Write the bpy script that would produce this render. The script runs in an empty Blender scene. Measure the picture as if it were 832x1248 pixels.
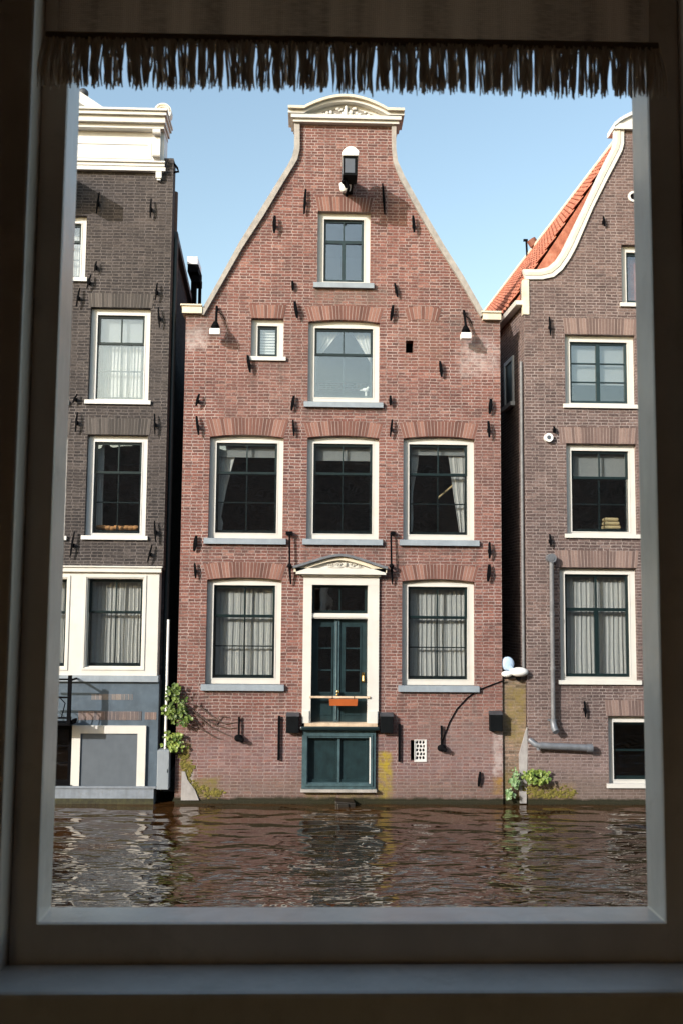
import bpy, bmesh, math, random
from mathutils import Vector, Matrix
from mathutils.geometry import tessellate_polygon
random.seed(7)
S = bpy.context.scene
COL = S.collection
rad = math.radians
D = 18.2                      # distance to the far facades

# ------------------------------------------------------------------ camera
FP = 1200.0
yaw, pitch, roll = rad(1.8), rad(5.37), rad(0.5)
fwd = Vector((math.sin(yaw)*math.cos(pitch), math.cos(yaw)*math.cos(pitch), math.sin(pitch)))
r0 = Vector((math.cos(yaw), -math.sin(yaw), 0)); u0 = r0.cross(fwd)
rt = r0*math.cos(roll) + u0*math.sin(roll)
up = u0*math.cos(roll) - r0*math.sin(roll)
def ray(px, py): return fwd + rt*((px-416)/FP) + up*((624-py)/FP)
_d = ray(416, 980); CZ = -_d.z*D/_d.y
def U(px, py, Y=D):
    d = ray(px, py); t = Y/d.y
    return (d.x*t, CZ + d.z*t)
def UX(px, py, Y=D): return U(px, py, Y)[0]
def UZ(px, py, Y=D): return U(px, py, Y)[1]
def rect(x0, y0, x1, y1, Y=D):           # photo box (top-left, bottom-right) -> X0, Z0, X1, Z1
    xm, ym = (x0+x1)/2, (y0+y1)/2
    return (UX(x0, ym, Y), UZ(xm, y1, Y), UX(x1, ym, Y), UZ(xm, y0, Y))

cd = bpy.data.cameras.new('camera'); cam = bpy.data.objects.new('camera', cd); COL.objects.link(cam)
cam.matrix_world = Matrix(((rt.x, up.x, -fwd.x, 0), (rt.y, up.y, -fwd.y, 0), (rt.z, up.z, -fwd.z, CZ), (0, 0, 0, 1)))
cd.sensor_fit = 'VERTICAL'; cd.sensor_height = 36; cd.sensor_width = 24; cd.lens = 36*FP/1248
cd.clip_start = .05; cd.clip_end = 2000
cd.dof.use_dof = True; cd.dof.focus_distance = 18.3; cd.dof.aperture_fstop = 15
S.camera = cam

# ------------------------------------------------------------------ materials
def newmat(name):
    m = bpy.data.materials.new(name); m.use_nodes = True
    nt = m.node_tree; nt.nodes.clear()
    out = nt.nodes.new('ShaderNodeOutputMaterial'); b = nt.nodes.new('ShaderNodeBsdfPrincipled')
    nt.links.new(b.outputs[0], out.inputs[0])
    return m, nt, b, out
class G:
    def __init__(s, nt): s.nt = nt
    def n(s, t, **k):
        x = s.nt.nodes.new(t)
        for a, v in k.items(): setattr(x, a, v)
        return x
    def set(s, sock, v):
        if isinstance(v, bpy.types.NodeSocket): s.nt.links.new(v, sock)
        else:
            if isinstance(v, tuple) and len(v) == 3 and sock.type == 'RGBA': v = v+(1,)
            sock.default_value = v
    def math(s, op, a, b=0., c=0., clamp=False):
        x = s.n('ShaderNodeMath', operation=op, use_clamp=clamp)
        s.set(x.inputs[0], a); s.set(x.inputs[1], b)
        if len(x.inputs) > 2: s.set(x.inputs[2], c)
        return x.outputs[0]
    def mix(s, f, a, b, blend='MIX'):
        x = s.n('ShaderNodeMix', data_type='RGBA', blend_type=blend)
        s.set(x.inputs[0], f); s.set(x.inputs[6], a); s.set(x.inputs[7], b)
        return x.outputs[2]
    def noise(s, vec, scale, detail=3., rough=.55, color=False):
        x = s.n('ShaderNodeTexNoise'); s.set(x.inputs['Vector'], vec)
        x.inputs['Scale'].default_value = scale; x.inputs['Detail'].default_value = detail; x.inputs['Roughness'].default_value = rough
        return x.outputs[1 if color else 0]
    def maprange(s, v, a, b, c=0., d=1.):
        x = s.n('ShaderNodeMapRange'); s.set(x.inputs[0], v)
        for i, q in enumerate((a, b, c, d)): s.set(x.inputs[i+1], q)
        return x.outputs[0]
    def vmul(s, v, t):
        x = s.n('ShaderNodeVectorMath', operation='MULTIPLY'); s.set(x.inputs[0], v); x.inputs[1].default_value = t
        return x.outputs[0]
    def vadd(s, a, b):
        x = s.n('ShaderNodeVectorMath', operation='ADD'); s.set(x.inputs[0], a); s.set(x.inputs[1], b); return x.outputs[0]
    def ramp(s, f, stops):
        x = s.n('ShaderNodeValToRGB'); s.set(x.inputs[0], f); e = x.color_ramp.elements
        while len(e) < len(stops): e.new(.5)
        for i, (p, c) in enumerate(stops): e[i].position = p; e[i].color = tuple(c)+(1,)
        return x.outputs[0]
    def bump(s, h, strength, dist, bsdf):
        x = s.n('ShaderNodeBump'); s.set(x.inputs['Height'], h); x.inputs['Strength'].default_value = strength; x.inputs['Distance'].default_value = dist
        s.nt.links.new(x.outputs[0], bsdf.inputs['Normal']); return x

def simple(name, col, rough=.6, metal=0., var=.15, scale=6., bump=.1, dirt=None, spec=.5):
    m, nt, b, o = newmat(name); g = G(nt)
    pos = g.n('ShaderNodeNewGeometry').outputs['Position']
    n = g.noise(pos, scale, 5.); n2 = g.noise(g.vmul(pos, (1., 1., .25)), scale*4, 3.)
    f = g.math('MULTIPLY_ADD', n, .7, g.math('MULTIPLY', n2, .3))
    lo = tuple(c*(1-var*1.6) for c in col); hi = tuple(min(1, c*(1+var)) for c in col)
    c = g.mix(g.maprange(f, .3, .7), lo, hi)
    if dirt:
        c = g.mix(g.maprange(g.noise(pos, scale*1.7, 6., .7), .55, .72, 0., .6), c, dirt)
    g.set(b.inputs['Base Color'], c); b.inputs['Roughness'].default_value = rough; b.inputs['Metallic'].default_value = metal
    b.inputs['Specular IOR Level'].default_value = spec
    if bump: g.bump(n2, bump, .004, b)
    return m

def brick(name, stops, mortar, patches=(), stain=(.12, .10, .09), stain_amt=.5, algae=True, sx=1.):
    m, nt, b, o = newmat(name); g = G(nt)
    ge = g.n('ShaderNodeNewGeometry'); pos = ge.outputs['Position']
    sp = g.n('ShaderNodeSeparateXYZ'); g.set(sp.inputs[0], pos)
    ns = g.n('ShaderNodeSeparateXYZ'); g.set(ns.inputs[0], ge.outputs['Normal'])
    side = g.math('GREATER_THAN', g.math('ABSOLUTE', ns.outputs[0]), .6)
    wob = g.math('MULTIPLY', g.math('SUBTRACT', g.noise(pos, 1.6, 3.), .5), .035)
    wob2 = g.math('MULTIPLY', g.math('SUBTRACT', g.noise(pos, 14., 2.), .5), .012)
    X = g.math('ADD', g.math('MULTIPLY', sp.outputs[0], g.math('SUBTRACT', 1., side)), g.math('MULTIPLY', sp.outputs[1], side))
    Z = g.math('ADD', sp.outputs[2], g.math('ADD', wob, wob2))
    v = g.n('ShaderNodeCombineXYZ'); g.set(v.inputs[0], g.math('ADD', X, wob2)); g.set(v.inputs[1], Z)
    def bt(ms):
        t = g.n('ShaderNodeTexBrick'); g.set(t.inputs['Vector'], v.outputs[0])
        t.offset = .5; t.squash = .6; t.squash_frequency = 2; t.inputs['Color1'].default_value = (0, 0, 0, 1); t.inputs['Color2'].default_value = (1, 1, 1, 1)
        t.inputs['Mortar'].default_value = (.5, .5, .5, 1); t.inputs['Scale'].default_value = 1
        t.inputs['Mortar Size'].default_value = ms; t.inputs['Mortar Smooth'].default_value = .35; t.inputs['Bias'].default_value = 0
        t.inputs['Brick Width'].default_value = .20*sx; t.inputs['Row Height'].default_value = .0565
        return t
    t = bt(.0088)
    c = g.ramp(t.outputs['Color'], stops)
    tone = g.noise(g.vadd(pos, (5., 3., 1.)), .55, 5., .7)
    c = g.mix(1., c, g.ramp(tone, [(.32, (.72, .74, .78)), (.5, (1., 1., 1.)), (.68, (1.22, 1.16, 1.12))]), 'MULTIPLY')
    sh = g.noise(pos, .7, 6., .65); st = g.noise(g.vmul(pos, (2.2, 1., .35)), 1.4, 5.); fine = g.noise(pos, 38., 3., .7)
    mort = g.mix(g.maprange(g.noise(pos, 2.3, 4.), .35, .7), mortar, tuple(q*.55 for q in mortar))
    c = g.mix(g.math('MULTIPLY', t.outputs['Fac'], g.maprange(g.noise(pos, 1.1, 5., .6), .3, .7, .6, .95)), c, mort)
    c = g.mix(g.maprange(sh, .45, .75, 0., stain_amt), c, stain)
    c = g.mix(g.maprange(st, .5, .8, 0., stain_amt*.7), c, tuple(q*1.1 for q in stain))
    c = g.mix(1., c, g.ramp(fine, [(.2, (.5, .5, .5)), (.8, (1.5, 1.5, 1.5))]), 'MULTIPLY')
    sp2 = g.noise(g.vmul(pos, (.6, 1., 1.6)), 24., 3., .8)
    c = g.mix(g.maprange(sp2, .60, .72, 0., .55), c, tuple(min(.7, q*1.05) for q in mortar))
    for (x0, z0, x1, z1, col, amt, soft, rag) in patches:   # localised stains, moss, repointing, each with its own ragged outline
        w = g.math('MULTIPLY', g.math('SUBTRACT', g.noise(pos, 5.5, 5., .6), .5), rag)
        px = g.math('ADD', sp.outputs[0], w); pz = g.math('ADD', sp.outputs[2], w)
        a = g.math('MULTIPLY', g.maprange(px, x0-soft, x0+soft), g.maprange(px, x1-soft, x1+soft, 1., 0.))
        a2 = g.math('MULTIPLY', g.maprange(pz, z0-soft, z0+soft), g.maprange(pz, z1-soft, z1+soft, 1., 0.))
        f = g.math('MULTIPLY', g.math('MULTIPLY', a, a2), amt)
        f = g.math('MULTIPLY', f, g.maprange(g.noise(pos, 9., 6., .65), .36, .6, .2, 1.))
        c = g.mix(f, c, col)
    if algae:
        w = g.math('MULTIPLY', g.noise(pos, 3.5, 5.), .16)
        f = g.maprange(g.math('SUBTRACT', sp.outputs[2], g.math('MULTIPLY', w, 3.)), .05, .45, .4, 0.)
        c = g.mix(f, c, (.12, .095, .07))
        f = g.maprange(g.math('SUBTRACT', sp.outputs[2], w), .0, .05, 1., 0.)
        c = g.mix(g.math('MULTIPLY', f, .95), c, (.016, .017, .007))
    g.set(b.inputs['Base Color'], c); b.inputs['Roughness'].default_value = .88; b.inputs['Specular IOR Level'].default_value = .25
    h = g.math('ADD', g.math('SUBTRACT', 1., t.outputs['Fac']), g.math('MULTIPLY', fine, .5))
    h = g.math('ADD', h, g.math('MULTIPLY', t.outputs['Color'], .35))
    g.bump(h, .8, .008, b)
    return m
def island_brick(name, cols):
    m, nt, b, o = newmat(name); g = G(nt)
    ge = g.n('ShaderNodeNewGeometry')
    c = g.ramp(ge.outputs['Random Per Island'], cols)
    fine = g.noise(ge.outputs['Position'], 40., 3., .7)
    c = g.mix(1., c, g.ramp(fine, [(0., (.6, .6, .6)), (1., (1.35, 1.35, 1.35))]), 'MULTIPLY')
    g.set(b.inputs['Base Color'], c); b.inputs['Roughness'].default_value = .88
    g.bump(fine, .5, .004, b); return m

def zmask_patch(px0, py0, px1, py1): # patch corners from facade position
    a = rect(px0, py0, px1, py1); return a

M = {}
moss = (.20, .165, .025); moss2 = (.17, .12, .03); pale = (.55, .48, .46)
pt = []
def addp(x0, y0, x1, y1, col, amt, soft=.05, rag=.25): 
    a = rect(x0, y0, x1, y1); pt.append((a[0], a[1], a[2], a[3], col, amt, soft, rag))
addp(225, 890, 612, 990, (.22, .16, .165), .55, .35, .6)
addp(460, 916, 477, 985, (.34, .25, .03), 1., .03, .12)
addp(372, 965, 465, 985, (.20, .16, .05), .8, .05, .2)
addp(222, 905, 232, 950, moss, .9, .04, .3)
addp(230, 950, 268, 972, moss, .9, .05, .35)
addp(222, 940, 236, 976, (.5, .48, .45), .8, .04, .2)
addp(600, 948, 613, 968, (.36, .2, .03), .8, .03, .12)
addp(228, 400, 252, 425, pale, .7, .08, .3)
addp(560, 415, 606, 455, pale, .45, .12, .5)
addp(600, 892, 612, 945, pale, .6, .03, .15)
addp(384, 520, 460, 528, (.2, .17, .15), .4, .1, .3)
addp(490, 385, 540, 450, (.22, .12, .09), .35, .04, .1)
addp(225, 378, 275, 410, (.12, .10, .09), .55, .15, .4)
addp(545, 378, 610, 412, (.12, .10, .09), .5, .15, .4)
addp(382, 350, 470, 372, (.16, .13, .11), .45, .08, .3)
addp(505, 860, 612, 930, (.22, .17, .15), .35, .2, .5)
addp(390, 740, 470, 880, (.3, .2, .18), .2, .2, .3)
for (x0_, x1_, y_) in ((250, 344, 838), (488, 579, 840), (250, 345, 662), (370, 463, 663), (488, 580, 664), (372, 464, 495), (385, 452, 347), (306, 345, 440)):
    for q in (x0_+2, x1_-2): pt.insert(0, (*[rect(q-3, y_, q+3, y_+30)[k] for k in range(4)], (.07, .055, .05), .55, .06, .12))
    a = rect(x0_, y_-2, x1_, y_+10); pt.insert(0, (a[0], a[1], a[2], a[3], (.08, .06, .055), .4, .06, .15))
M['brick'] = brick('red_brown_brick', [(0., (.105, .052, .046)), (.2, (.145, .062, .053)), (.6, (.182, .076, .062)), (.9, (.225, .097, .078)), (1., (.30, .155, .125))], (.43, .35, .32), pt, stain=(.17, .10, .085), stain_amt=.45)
M['brick_dark'] = brick('dark_grey_brick', [(0., (.030, .026, .026)), (.4, (.043, .036, .035)), (.8, (.058, .049, .046)), (1., (.085, .071, .066))], (.17, .148, .14), (), stain=(.07, .06, .058), stain_amt=.45)
pt = []
addp(640, 955, 700, 978, (.27, .17, .02), .95, .05, .25)
addp(643, 900, 786, 990, (.26, .19, .18), .5, .3, .5)
M['brick_right'] = brick('purple_brown_brick', [(0., (.080, .054, .050)), (.35, (.110, .073, .067)), (.75, (.140, .092, .083)), (1., (.19, .132, .118))], (.36, .30, .28), pt, stain=(.15, .11, .1), stain_amt=.4)
pt = []
addp(616, 836, 641, 905, (.22, .165, .05), .8, .08, .35)
addp(610, 940, 645, 985, (.22, .16, .03), .7, .1, .3)
M['brick_pier'] = brick('mossy_pier_brick', [(0., (.10, .07, .05)), (.6, (.22, .15, .11)), (1., (.3, .21, .16))], (.3, .25, .2), pt, stain=(.12, .1, .07), stain_amt=.5)
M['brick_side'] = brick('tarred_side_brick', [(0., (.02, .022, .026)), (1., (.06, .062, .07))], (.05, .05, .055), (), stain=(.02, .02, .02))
M['brick_near'] = brick('near_brick', [(0., (.07, .05, .04)), (1., (.17, .11, .09))], (.3, .26, .24), ())
M['arch'] = island_brick('red_arch_brick', [(0., (.11, .048, .038)), (.5, (.18, .078, .060)), (1., (.28, .14, .108))])
M['arch_dark'] = island_brick('dark_arch_brick', [(0., (.04, .034, .032)), (.5, (.065, .055, .05)), (1., (.10, .085, .078))])
M['arch_right'] = island_brick('brown_arch_brick', [(0., (.11, .072, .064)), (.5, (.17, .112, .098)), (1., (.25, .17, .145))])
M['cream'] = simple('cream_paint', (.64, .62, .575), .45, var=.05, scale=2.5, bump=.05, dirt=(.62, .57, .48))
M['cream_dirty'] = simple('weathered_cream_stone', (.70, .62, .48), .6, var=.15, scale=5, dirt=(.42, .36, .27))
M['white'] = simple('white_paint', (.66, .645, .62), .4, var=.04, scale=3, bump=.04)
M['coping'] = simple('grey_coping_stone', (.36, .33, .30), .8, var=.2, scale=7, bump=.3, dirt=(.2, .19, .17))
M['bluestone'] = simple('blue_grey_painted_sill', (.27, .31, .35), .5, var=.12, scale=6)
M['green'] = simple('dark_green_paint', (.008, .018, .019), .3, var=.25, scale=9)
M['teal'] = simple('teal_green_paint', (.012, .029, .033), .38, var=.3, scale=7, bump=.15)
M['teal_light'] = simple('faded_teal_paint', (.05, .092, .105), .45, var=.3, scale=6, bump=.2)
M['iron'] = simple('black_iron', (.005, .005, .006), .8, var=.3, spec=.03)
M['black_box'] = simple('black_plastic', (.006, .007, .008), .7, var=.2, spec=.06)
M['lead'] = simple('grey_lead', (.18, .19, .21), .45, .3, var=.2)
M['zinc'] = simple('zinc_pipe', (.17, .17, .175), .55, .1, var=.25, scale=12)
M['slate'] = simple('slate', (.05, .052, .06), .6, var=.3)
M['blue_paint'] = simple('blue_grey_wall_paint', (.070, .100, .132), .6, var=.18, scale=4, bump=.3, dirt=(.11, .145, .18))
M['blue_panel'] = simple('blue_grey_panel', (.088, .106, .128), .6, var=.09, scale=5, bump=.1)
M['concrete'] = simple('pale_blue_concrete', (.20, .23, .27), .8, var=.2, scale=5, bump=.3, dirt=(.16, .16, .15))
M['cabinet'] = simple('light_grey_cabinet', (.25, .28, .31), .5, var=.08)
M['brass'] = simple('brass', (.75, .55, .22), .25, 1., var=.1)
M['orange'] = simple('orange_plastic', (.42, .10, .022), .5, var=.1)
M['wood'] = simple('light_wood', (.62, .47, .33), .6, var=.2)
M['lampwhite'] = simple('white_lamp_housing', (.84, .83, .80), .35, var=.05)
M['lampblue'] = simple('pale_blue_lamp_glass', (.45, .58, .75), .2, var=.05)
M['dark'] = simple('dark_interior', (.05, .042, .035), .9, var=.2)
M['room'] = simple('room_plaster', (.80, .71, .60), .9, var=.08)
M['grey_rect'] = simple('smoke_grey_plastic', (.09, .1, .12), .35, var=.1)
M['twig'] = simple('bare_twig', (.10, .065, .05), .8, var=.3)
M['moss'] = simple('yellow_green_moss', (.16, .135, .025), .95, var=.45, scale=16, bump=1., dirt=(.08, .09, .02))
M['mortar'] = simple('grey_mortar', (.34, .32, .31), .9, var=.2)
M['mortar_light'] = simple('pale_mortar', (.32, .25, .225), .9, var=.2)
M['mortar_dark'] = simple('grey_arch_mortar', (.16, .14, .13), .9, var=.2)
M['ochre'] = simple('straw_yellow_cloth', (.62, .47, .25), .8, var=.15)
M['wet'] = simple('wet_black_wood', (.018, .014, .010), .4, var=.4)
# roof tiles
m, nt, b, o = newmat('orange_pantile'); g = G(nt)
ge = g.n('ShaderNodeNewGeometry'); pos = ge.outputs['Position']
c = g.ramp(g.noise(pos, 9., 4., .7), [(.25, (.20, .06, .04)), (.5, (.38, .13, .075)), (.75, (.52, .24, .16))])
c = g.mix(g.maprange(g.noise(pos, 1.2, 5.), .5, .75, 0., .5), c, (.36, .10, .06))
g.set(b.inputs['Base Color'], c); b.inputs['Roughness'].default_value = .8; M['tile'] = m
# glass: mostly clear, reflecting more towards grazing
m, nt, b, o = newmat('window_glass'); g = G(nt); nt.nodes.remove(b)
tr = g.n('ShaderNodeBsdfTransparent'); tr.inputs[0].default_value = (.93, .95, .95, 1)
gl = g.n('ShaderNodeBsdfGlossy'); gl.inputs['Roughness'].default_value = .01; gl.inputs[0].default_value = (.95, .97, 1, 1)
pos = g.n('ShaderNodeNewGeometry').outputs['Position']
bp = g.n('ShaderNodeBump'); g.set(bp.inputs['Height'], g.noise(pos, 2.2, 1.)); bp.inputs['Strength'].default_value = .25; bp.inputs['Distance'].default_value = .012
nt.links.new(bp.outputs[0], gl.inputs['Normal'])
lw = g.n('ShaderNodeLayerWeight'); lw.inputs[0].default_value = .5
mx = g.n('ShaderNodeMixShader'); g.set(mx.inputs[0], g.math('MULTIPLY_ADD', g.math('POWER', lw.outputs[1], 4.), .85, .14, clamp=True))
nt.links.new(tr.outputs[0], mx.inputs[1]); nt.links.new(gl.outputs[0], mx.inputs[2]); nt.links.new(mx.outputs[0], o.inputs[0]); M['glass'] = m
# fabrics
def fabric(name, col, trans, weave=0):
    m, nt, b, o = newmat(name); g = G(nt); nt.nodes.remove(b)
    pos = g.n('ShaderNodeNewGeometry').outputs['Position']
    c = g.mix(g.noise(pos, 30. if not weave else 90., 3.), tuple(q*.75 for q in col), col)
    if weave:
        c = g.mix(g.maprange(g.noise(g.vmul(pos, (60., 1., 500.)), 1., 4., .7), .35, .65), c, tuple(q*.45 for q in col)); c = g.mix(g.maprange(g.noise(g.vmul(pos, (26., 1., 2.)), 1., 3.), .35, .65), c, tuple(min(1., q*1.15) for q in col))  # lighter streaks paint the shading of vertical folds into the cloth
        w = g.n('ShaderNodeTexWave'); w.bands_direction = 'X'; w.inputs['Scale'].default_value = weave; w.inputs['Distortion'].default_value = 2; g.set(w.inputs[0], pos)
        w2 = g.n('ShaderNodeTexWave'); w2.bands_direction = 'Z'; w2.inputs['Scale'].default_value = weave; w2.inputs['Distortion'].default_value = 2; g.set(w2.inputs[0], pos)
        c = g.mix(.5, c, g.mix(1., c, g.mix(.5, w.outputs[0], w2.outputs[0]), 'MULTIPLY'))
    d = g.n('ShaderNodeBsdfDiffuse'); t = g.n('ShaderNodeBsdfTranslucent'); mx = g.n('ShaderNodeMixShader')
    g.set(d.inputs[0], c); g.set(t.inputs[0], c); mx.inputs[0].default_value = trans
    nt.links.new(d.outputs[0], mx.inputs[1]); nt.links.new(t.outputs[0], mx.inputs[2]); nt.links.new(mx.outputs[0], o.inputs[0]); return m
M['curtain'] = fabric('white_curtain', (.88, .86, .83), .3)
M['net'] = fabric('net_curtain', (.55, .56, .56), .4)
M['blind'] = fabric('brown_woven_blind', (.40, .26, .165), .45, 120)
M['fringe'] = fabric('brown_fringe_yarn', (.90, .76, .63), .05)
M['tape'] = fabric('dark_brown_trim', (.30, .20, .14), .2)
# near paint
M['nearframe'] = simple('glossy_frame_paint_lit', (.74, .68, .62), .22, var=.10, scale=9, bump=.25, dirt=(.55, .50, .44))  # paler frame paint for the sky-lit faces, reveal and sill
M['casing'] = simple('frame_paint_shaded', (.66, .56, .48), .45, var=.10, scale=7, bump=.3, dirt=(.45, .37, .30))  # darker, warmer copy for inner faces, room shade put into the colour
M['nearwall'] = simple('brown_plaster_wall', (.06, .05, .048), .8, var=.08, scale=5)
# leaves
def leafmat(name, a, bb):
    m, nt, b, o = newmat(name); g = G(nt)
    ge = g.n('ShaderNodeNewGeometry'); c = g.mix(ge.outputs['Random Per Island'], a, bb)
    g.set(b.inputs['Base Color'], c); b.inputs['Roughness'].default_value = .45
    t = g.n('ShaderNodeBsdfTranslucent'); g.set(t.inputs[0], c); mx = g.n('ShaderNodeMixShader'); mx.inputs[0].default_value = .3
    nt.links.new(b.outputs[0], mx.inputs[1]); nt.links.new(t.outputs[0], mx.inputs[2]); nt.links.new(mx.outputs[0], o.inputs[0]); return m
M['leaf'] = leafmat('green_leaf', (.035, .075, .012), (.20, .28, .05))
M['leaf_lime'] = leafmat('lime_leaf', (.08, .15, .02), (.34, .42, .09))
M['leaf_pale'] = leafmat('pale_leaf', (.18, .30, .10), (.36, .50, .28))
# water
m, nt, b, o = newmat('canal_water'); g = G(nt)
pos = g.n('ShaderNodeNewGeometry').outputs['Position']
mp = g.n('ShaderNodeMapping'); g.set(mp.inputs[0], pos); mp.inputs['Rotation'].default_value = (0, 0, rad(12)); mp.inputs['Scale'].default_value = (1.45, 2.35, 1)
n1 = g.noise(mp.outputs[0], 1.25, 0., .5); n2 = g.noise(mp.outputs[0], 2.8, .6, .5)
mp2 = g.n('ShaderNodeMapping'); g.set(mp2.inputs[0], pos); mp2.inputs['Rotation'].default_value = (0, 0, rad(-28)); mp2.inputs['Scale'].default_value = (1., 2.4, 1)
n3 = g.noise(mp2.outputs[0], 5., .5, .5)
ph = g.noise(pos, .35, 2.)
sy = g.n('ShaderNodeSeparateXYZ'); g.set(sy.inputs[0], pos)
rip = g.math('MULTIPLY', g.maprange(ph, .35, .65, .6, 1.5), g.maprange(sy.outputs[1], 12.5, 16.5, 1.6, .4))
h = g.math('ADD', g.math('MULTIPLY', n1, 1.), g.math('MULTIPLY', rip, g.math('ADD', g.math('MULTIPLY', n2, .20), g.math('MULTIPLY', g.math('POWER', n3, 3.), .30))))
g.set(b.inputs['Base Color'], (.050, .022, .007)); b.inputs['Roughness'].default_value = .0; b.inputs['IOR'].default_value = 3.0
bp = g.bump(h, 1., .075, b)
M['water'] = m
M['ground'] = simple('paving_ground', (.16, .14, .12), .9, var=.3, scale=2)

# ------------------------------------------------------------------ mesh helpers
class MB:
    def __init__(s): s.v = []; s.f = []; s.sm = []
    def add(s, vs, fs, smooth=False):
        k = len(s.v); s.v += [tuple(q) for q in vs]; s.f += [tuple(i+k for i in f) for f in fs]; s.sm += [smooth]*len(fs); return s
    def box(s, x0, y0, z0, x1, y1, z1):
        if x0 > x1: x0, x1 = x1, x0
        if y0 > y1: y0, y1 = y1, y0
        if z0 > z1: z0, z1 = z1, z0
        vs = [(x0, y0, z0), (x1, y0, z0), (x1, y1, z0), (x0, y1, z0), (x0, y0, z1), (x1, y0, z1), (x1, y1, z1), (x0, y1, z1)]
        return s.add(vs, [(0, 3, 2, 1), (4, 5, 6, 7), (0, 1, 5, 4), (1, 2, 6, 5), (2, 3, 7, 6), (3, 0, 4, 7)])
    def hexa(s, vs): return s.add(vs, [(0, 3, 2, 1), (4, 5, 6, 7), (0, 1, 5, 4), (1, 2, 6, 5), (2, 3, 7, 6), (3, 0, 4, 7)])
    def plate(s, outer, holes, y0, y1, shear=0.):
        loops = [[Vector((x, z, 0)) for x, z in lp] for lp in [outer]+list(holes)]
        tris = tessellate_polygon(loops); flat = [p for lp in loops for p in lp]; n = len(flat)
        vs = [(p.x, y0, p.y) for p in flat] + [(p.x+shear*(y1-y0), y1, p.y) for p in flat]
        fs = [t for t in tris] + [tuple(i+n for i in reversed(t)) for t in tris]
        k = 0
        for lp in loops:
            L = len(lp)
            for i in range(L): a, b = k+i, k+(i+1) % L; fs.append((a, b, b+n, a+n))
            k += L
        return s.add(vs, fs)
    def tube(s, pts, r, n=8, caps=True):
        pts = [Vector(p) for p in pts]; rs = r if isinstance(r, (list, tuple)) else [r]*len(pts)
        rings = []; prev = None
        for i, p in enumerate(pts):
            t = (pts[min(i+1, len(pts)-1)]-pts[max(i-1, 0)]).normalized()
            if prev is None:
                a = Vector((0, 0, 1)) if abs(t.z) < .9 else Vector((1, 0, 0)); u = t.cross(a).normalized()
            else: u = (prev - t*prev.dot(t)).normalized()
            prev = u; w = t.cross(u)
            rings.append([p+u*math.cos(2*math.pi*k/n)*rs[i]+w*math.sin(2*math.pi*k/n)*rs[i] for k in range(n)])
        vs = [q for rg in rings for q in rg]; fs = []
        for i in range(len(pts)-1):
            for k in range(n): k2 = (k+1) % n; fs.append((i*n+k, i*n+k2, (i+1)*n+k2, (i+1)*n+k))
        if caps: fs += [tuple(reversed(range(n))), tuple((len(pts)-1)*n+k for k in range(n))]
        return s.add(vs, fs, True)
    def ball(s, c, r, sx=1, sy=1, sz=1, n=12):
        vs = []; fs = []
        h = n//2
        for i in range(h+1):
            a = math.pi*i/h
            for k in range(n):
                b = 2*math.pi*k/n; vs.append((c[0]+r*sx*math.sin(a)*math.cos(b), c[1]+r*sy*math.sin(a)*math.sin(b), c[2]+r*sz*math.cos(a)))
        for i in range(h):
            for k in range(n): k2 = (k+1) % n; fs.append((i*n+k, i*n+k2, (i+1)*n+k2, (i+1)*n+k))
        return s.add(vs, fs, True)
    def disc(s, c, r, y0, y1, n=24):            # cylinder along y
        return s.plate([(c[0]+r*math.cos(2*math.pi*k/n), c[1]+r*math.sin(2*math.pi*k/n)) for k in range(n)], [], y0, y1)
    def build(s, name, mat, parent=None, label=None, cat=None, group=None, kind=None, bevel=0, recalc=True):
        me = bpy.data.meshes.new(name)
        off = Vector((0, 0, 0))
        if parent is None and kind is None:
            xs = [v[0] for v in s.v]; ys = [v[1] for v in s.v]; zs = [v[2] for v in s.v]
            off = Vector(((min(xs)+max(xs))/2, (min(ys)+max(ys))/2, min(zs)))
        me.from_pydata([(v[0]-off.x, v[1]-off.y, v[2]-off.z) for v in s.v], [], s.f)
        bm = bmesh.new(); bm.from_mesh(me)
        bmesh.ops.remove_doubles(bm, verts=bm.verts, dist=1e-6)
        if recalc: bmesh.ops.recalc_face_normals(bm, faces=bm.faces)
        bm.to_mesh(me); bm.free()
        if any(s.sm):
            for p in me.polygons: p.use_smooth = True
            me.set_sharp_from_angle(angle=rad(40))
        me.materials.append(M[mat] if isinstance(mat, str) else mat)
        o = bpy.data.objects.new(name, me); COL.objects.link(o); o.location = off
        if parent is not None:
            o.parent = parent
            if parent.type == 'EMPTY': o.location = -Vector(parent.location)
            elif parent.get('off'): o.location = -Vector(parent['off'])
        if bevel:
            bv = o.modifiers.new('bevel', 'BEVEL'); bv.width = bevel; bv.segments = 2; bv.limit_method = 'ANGLE'
        tag(o, label, cat, group, kind); return o
def tag(o, label=None, cat=None, group=None, kind=None):
    for k, v in (('label', label), ('category', cat), ('group', group), ('kind', kind)):
        if v: o[k] = v
def thing(name, label, cat, loc, group=None):
    o = bpy.data.objects.new(name, None); COL.objects.link(o); o.location = loc; o.empty_display_size = .2; tag(o, label, cat, group); return o

def arc_top(x0, z0, x1, z1, rise, n=8):        # rectangle with a segmental head
    pts = [(x0, z0), (x1, z0)]
    for i in range(n+1):
        u = i/n; pts.append((x1+(x0-x1)*u, z1-rise*(2*u-1)**2))
    return pts
def rc(x0, z0, x1, z1): return [(x0, z0), (x1, z0), (x1, z1), (x0, z1)]

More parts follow.
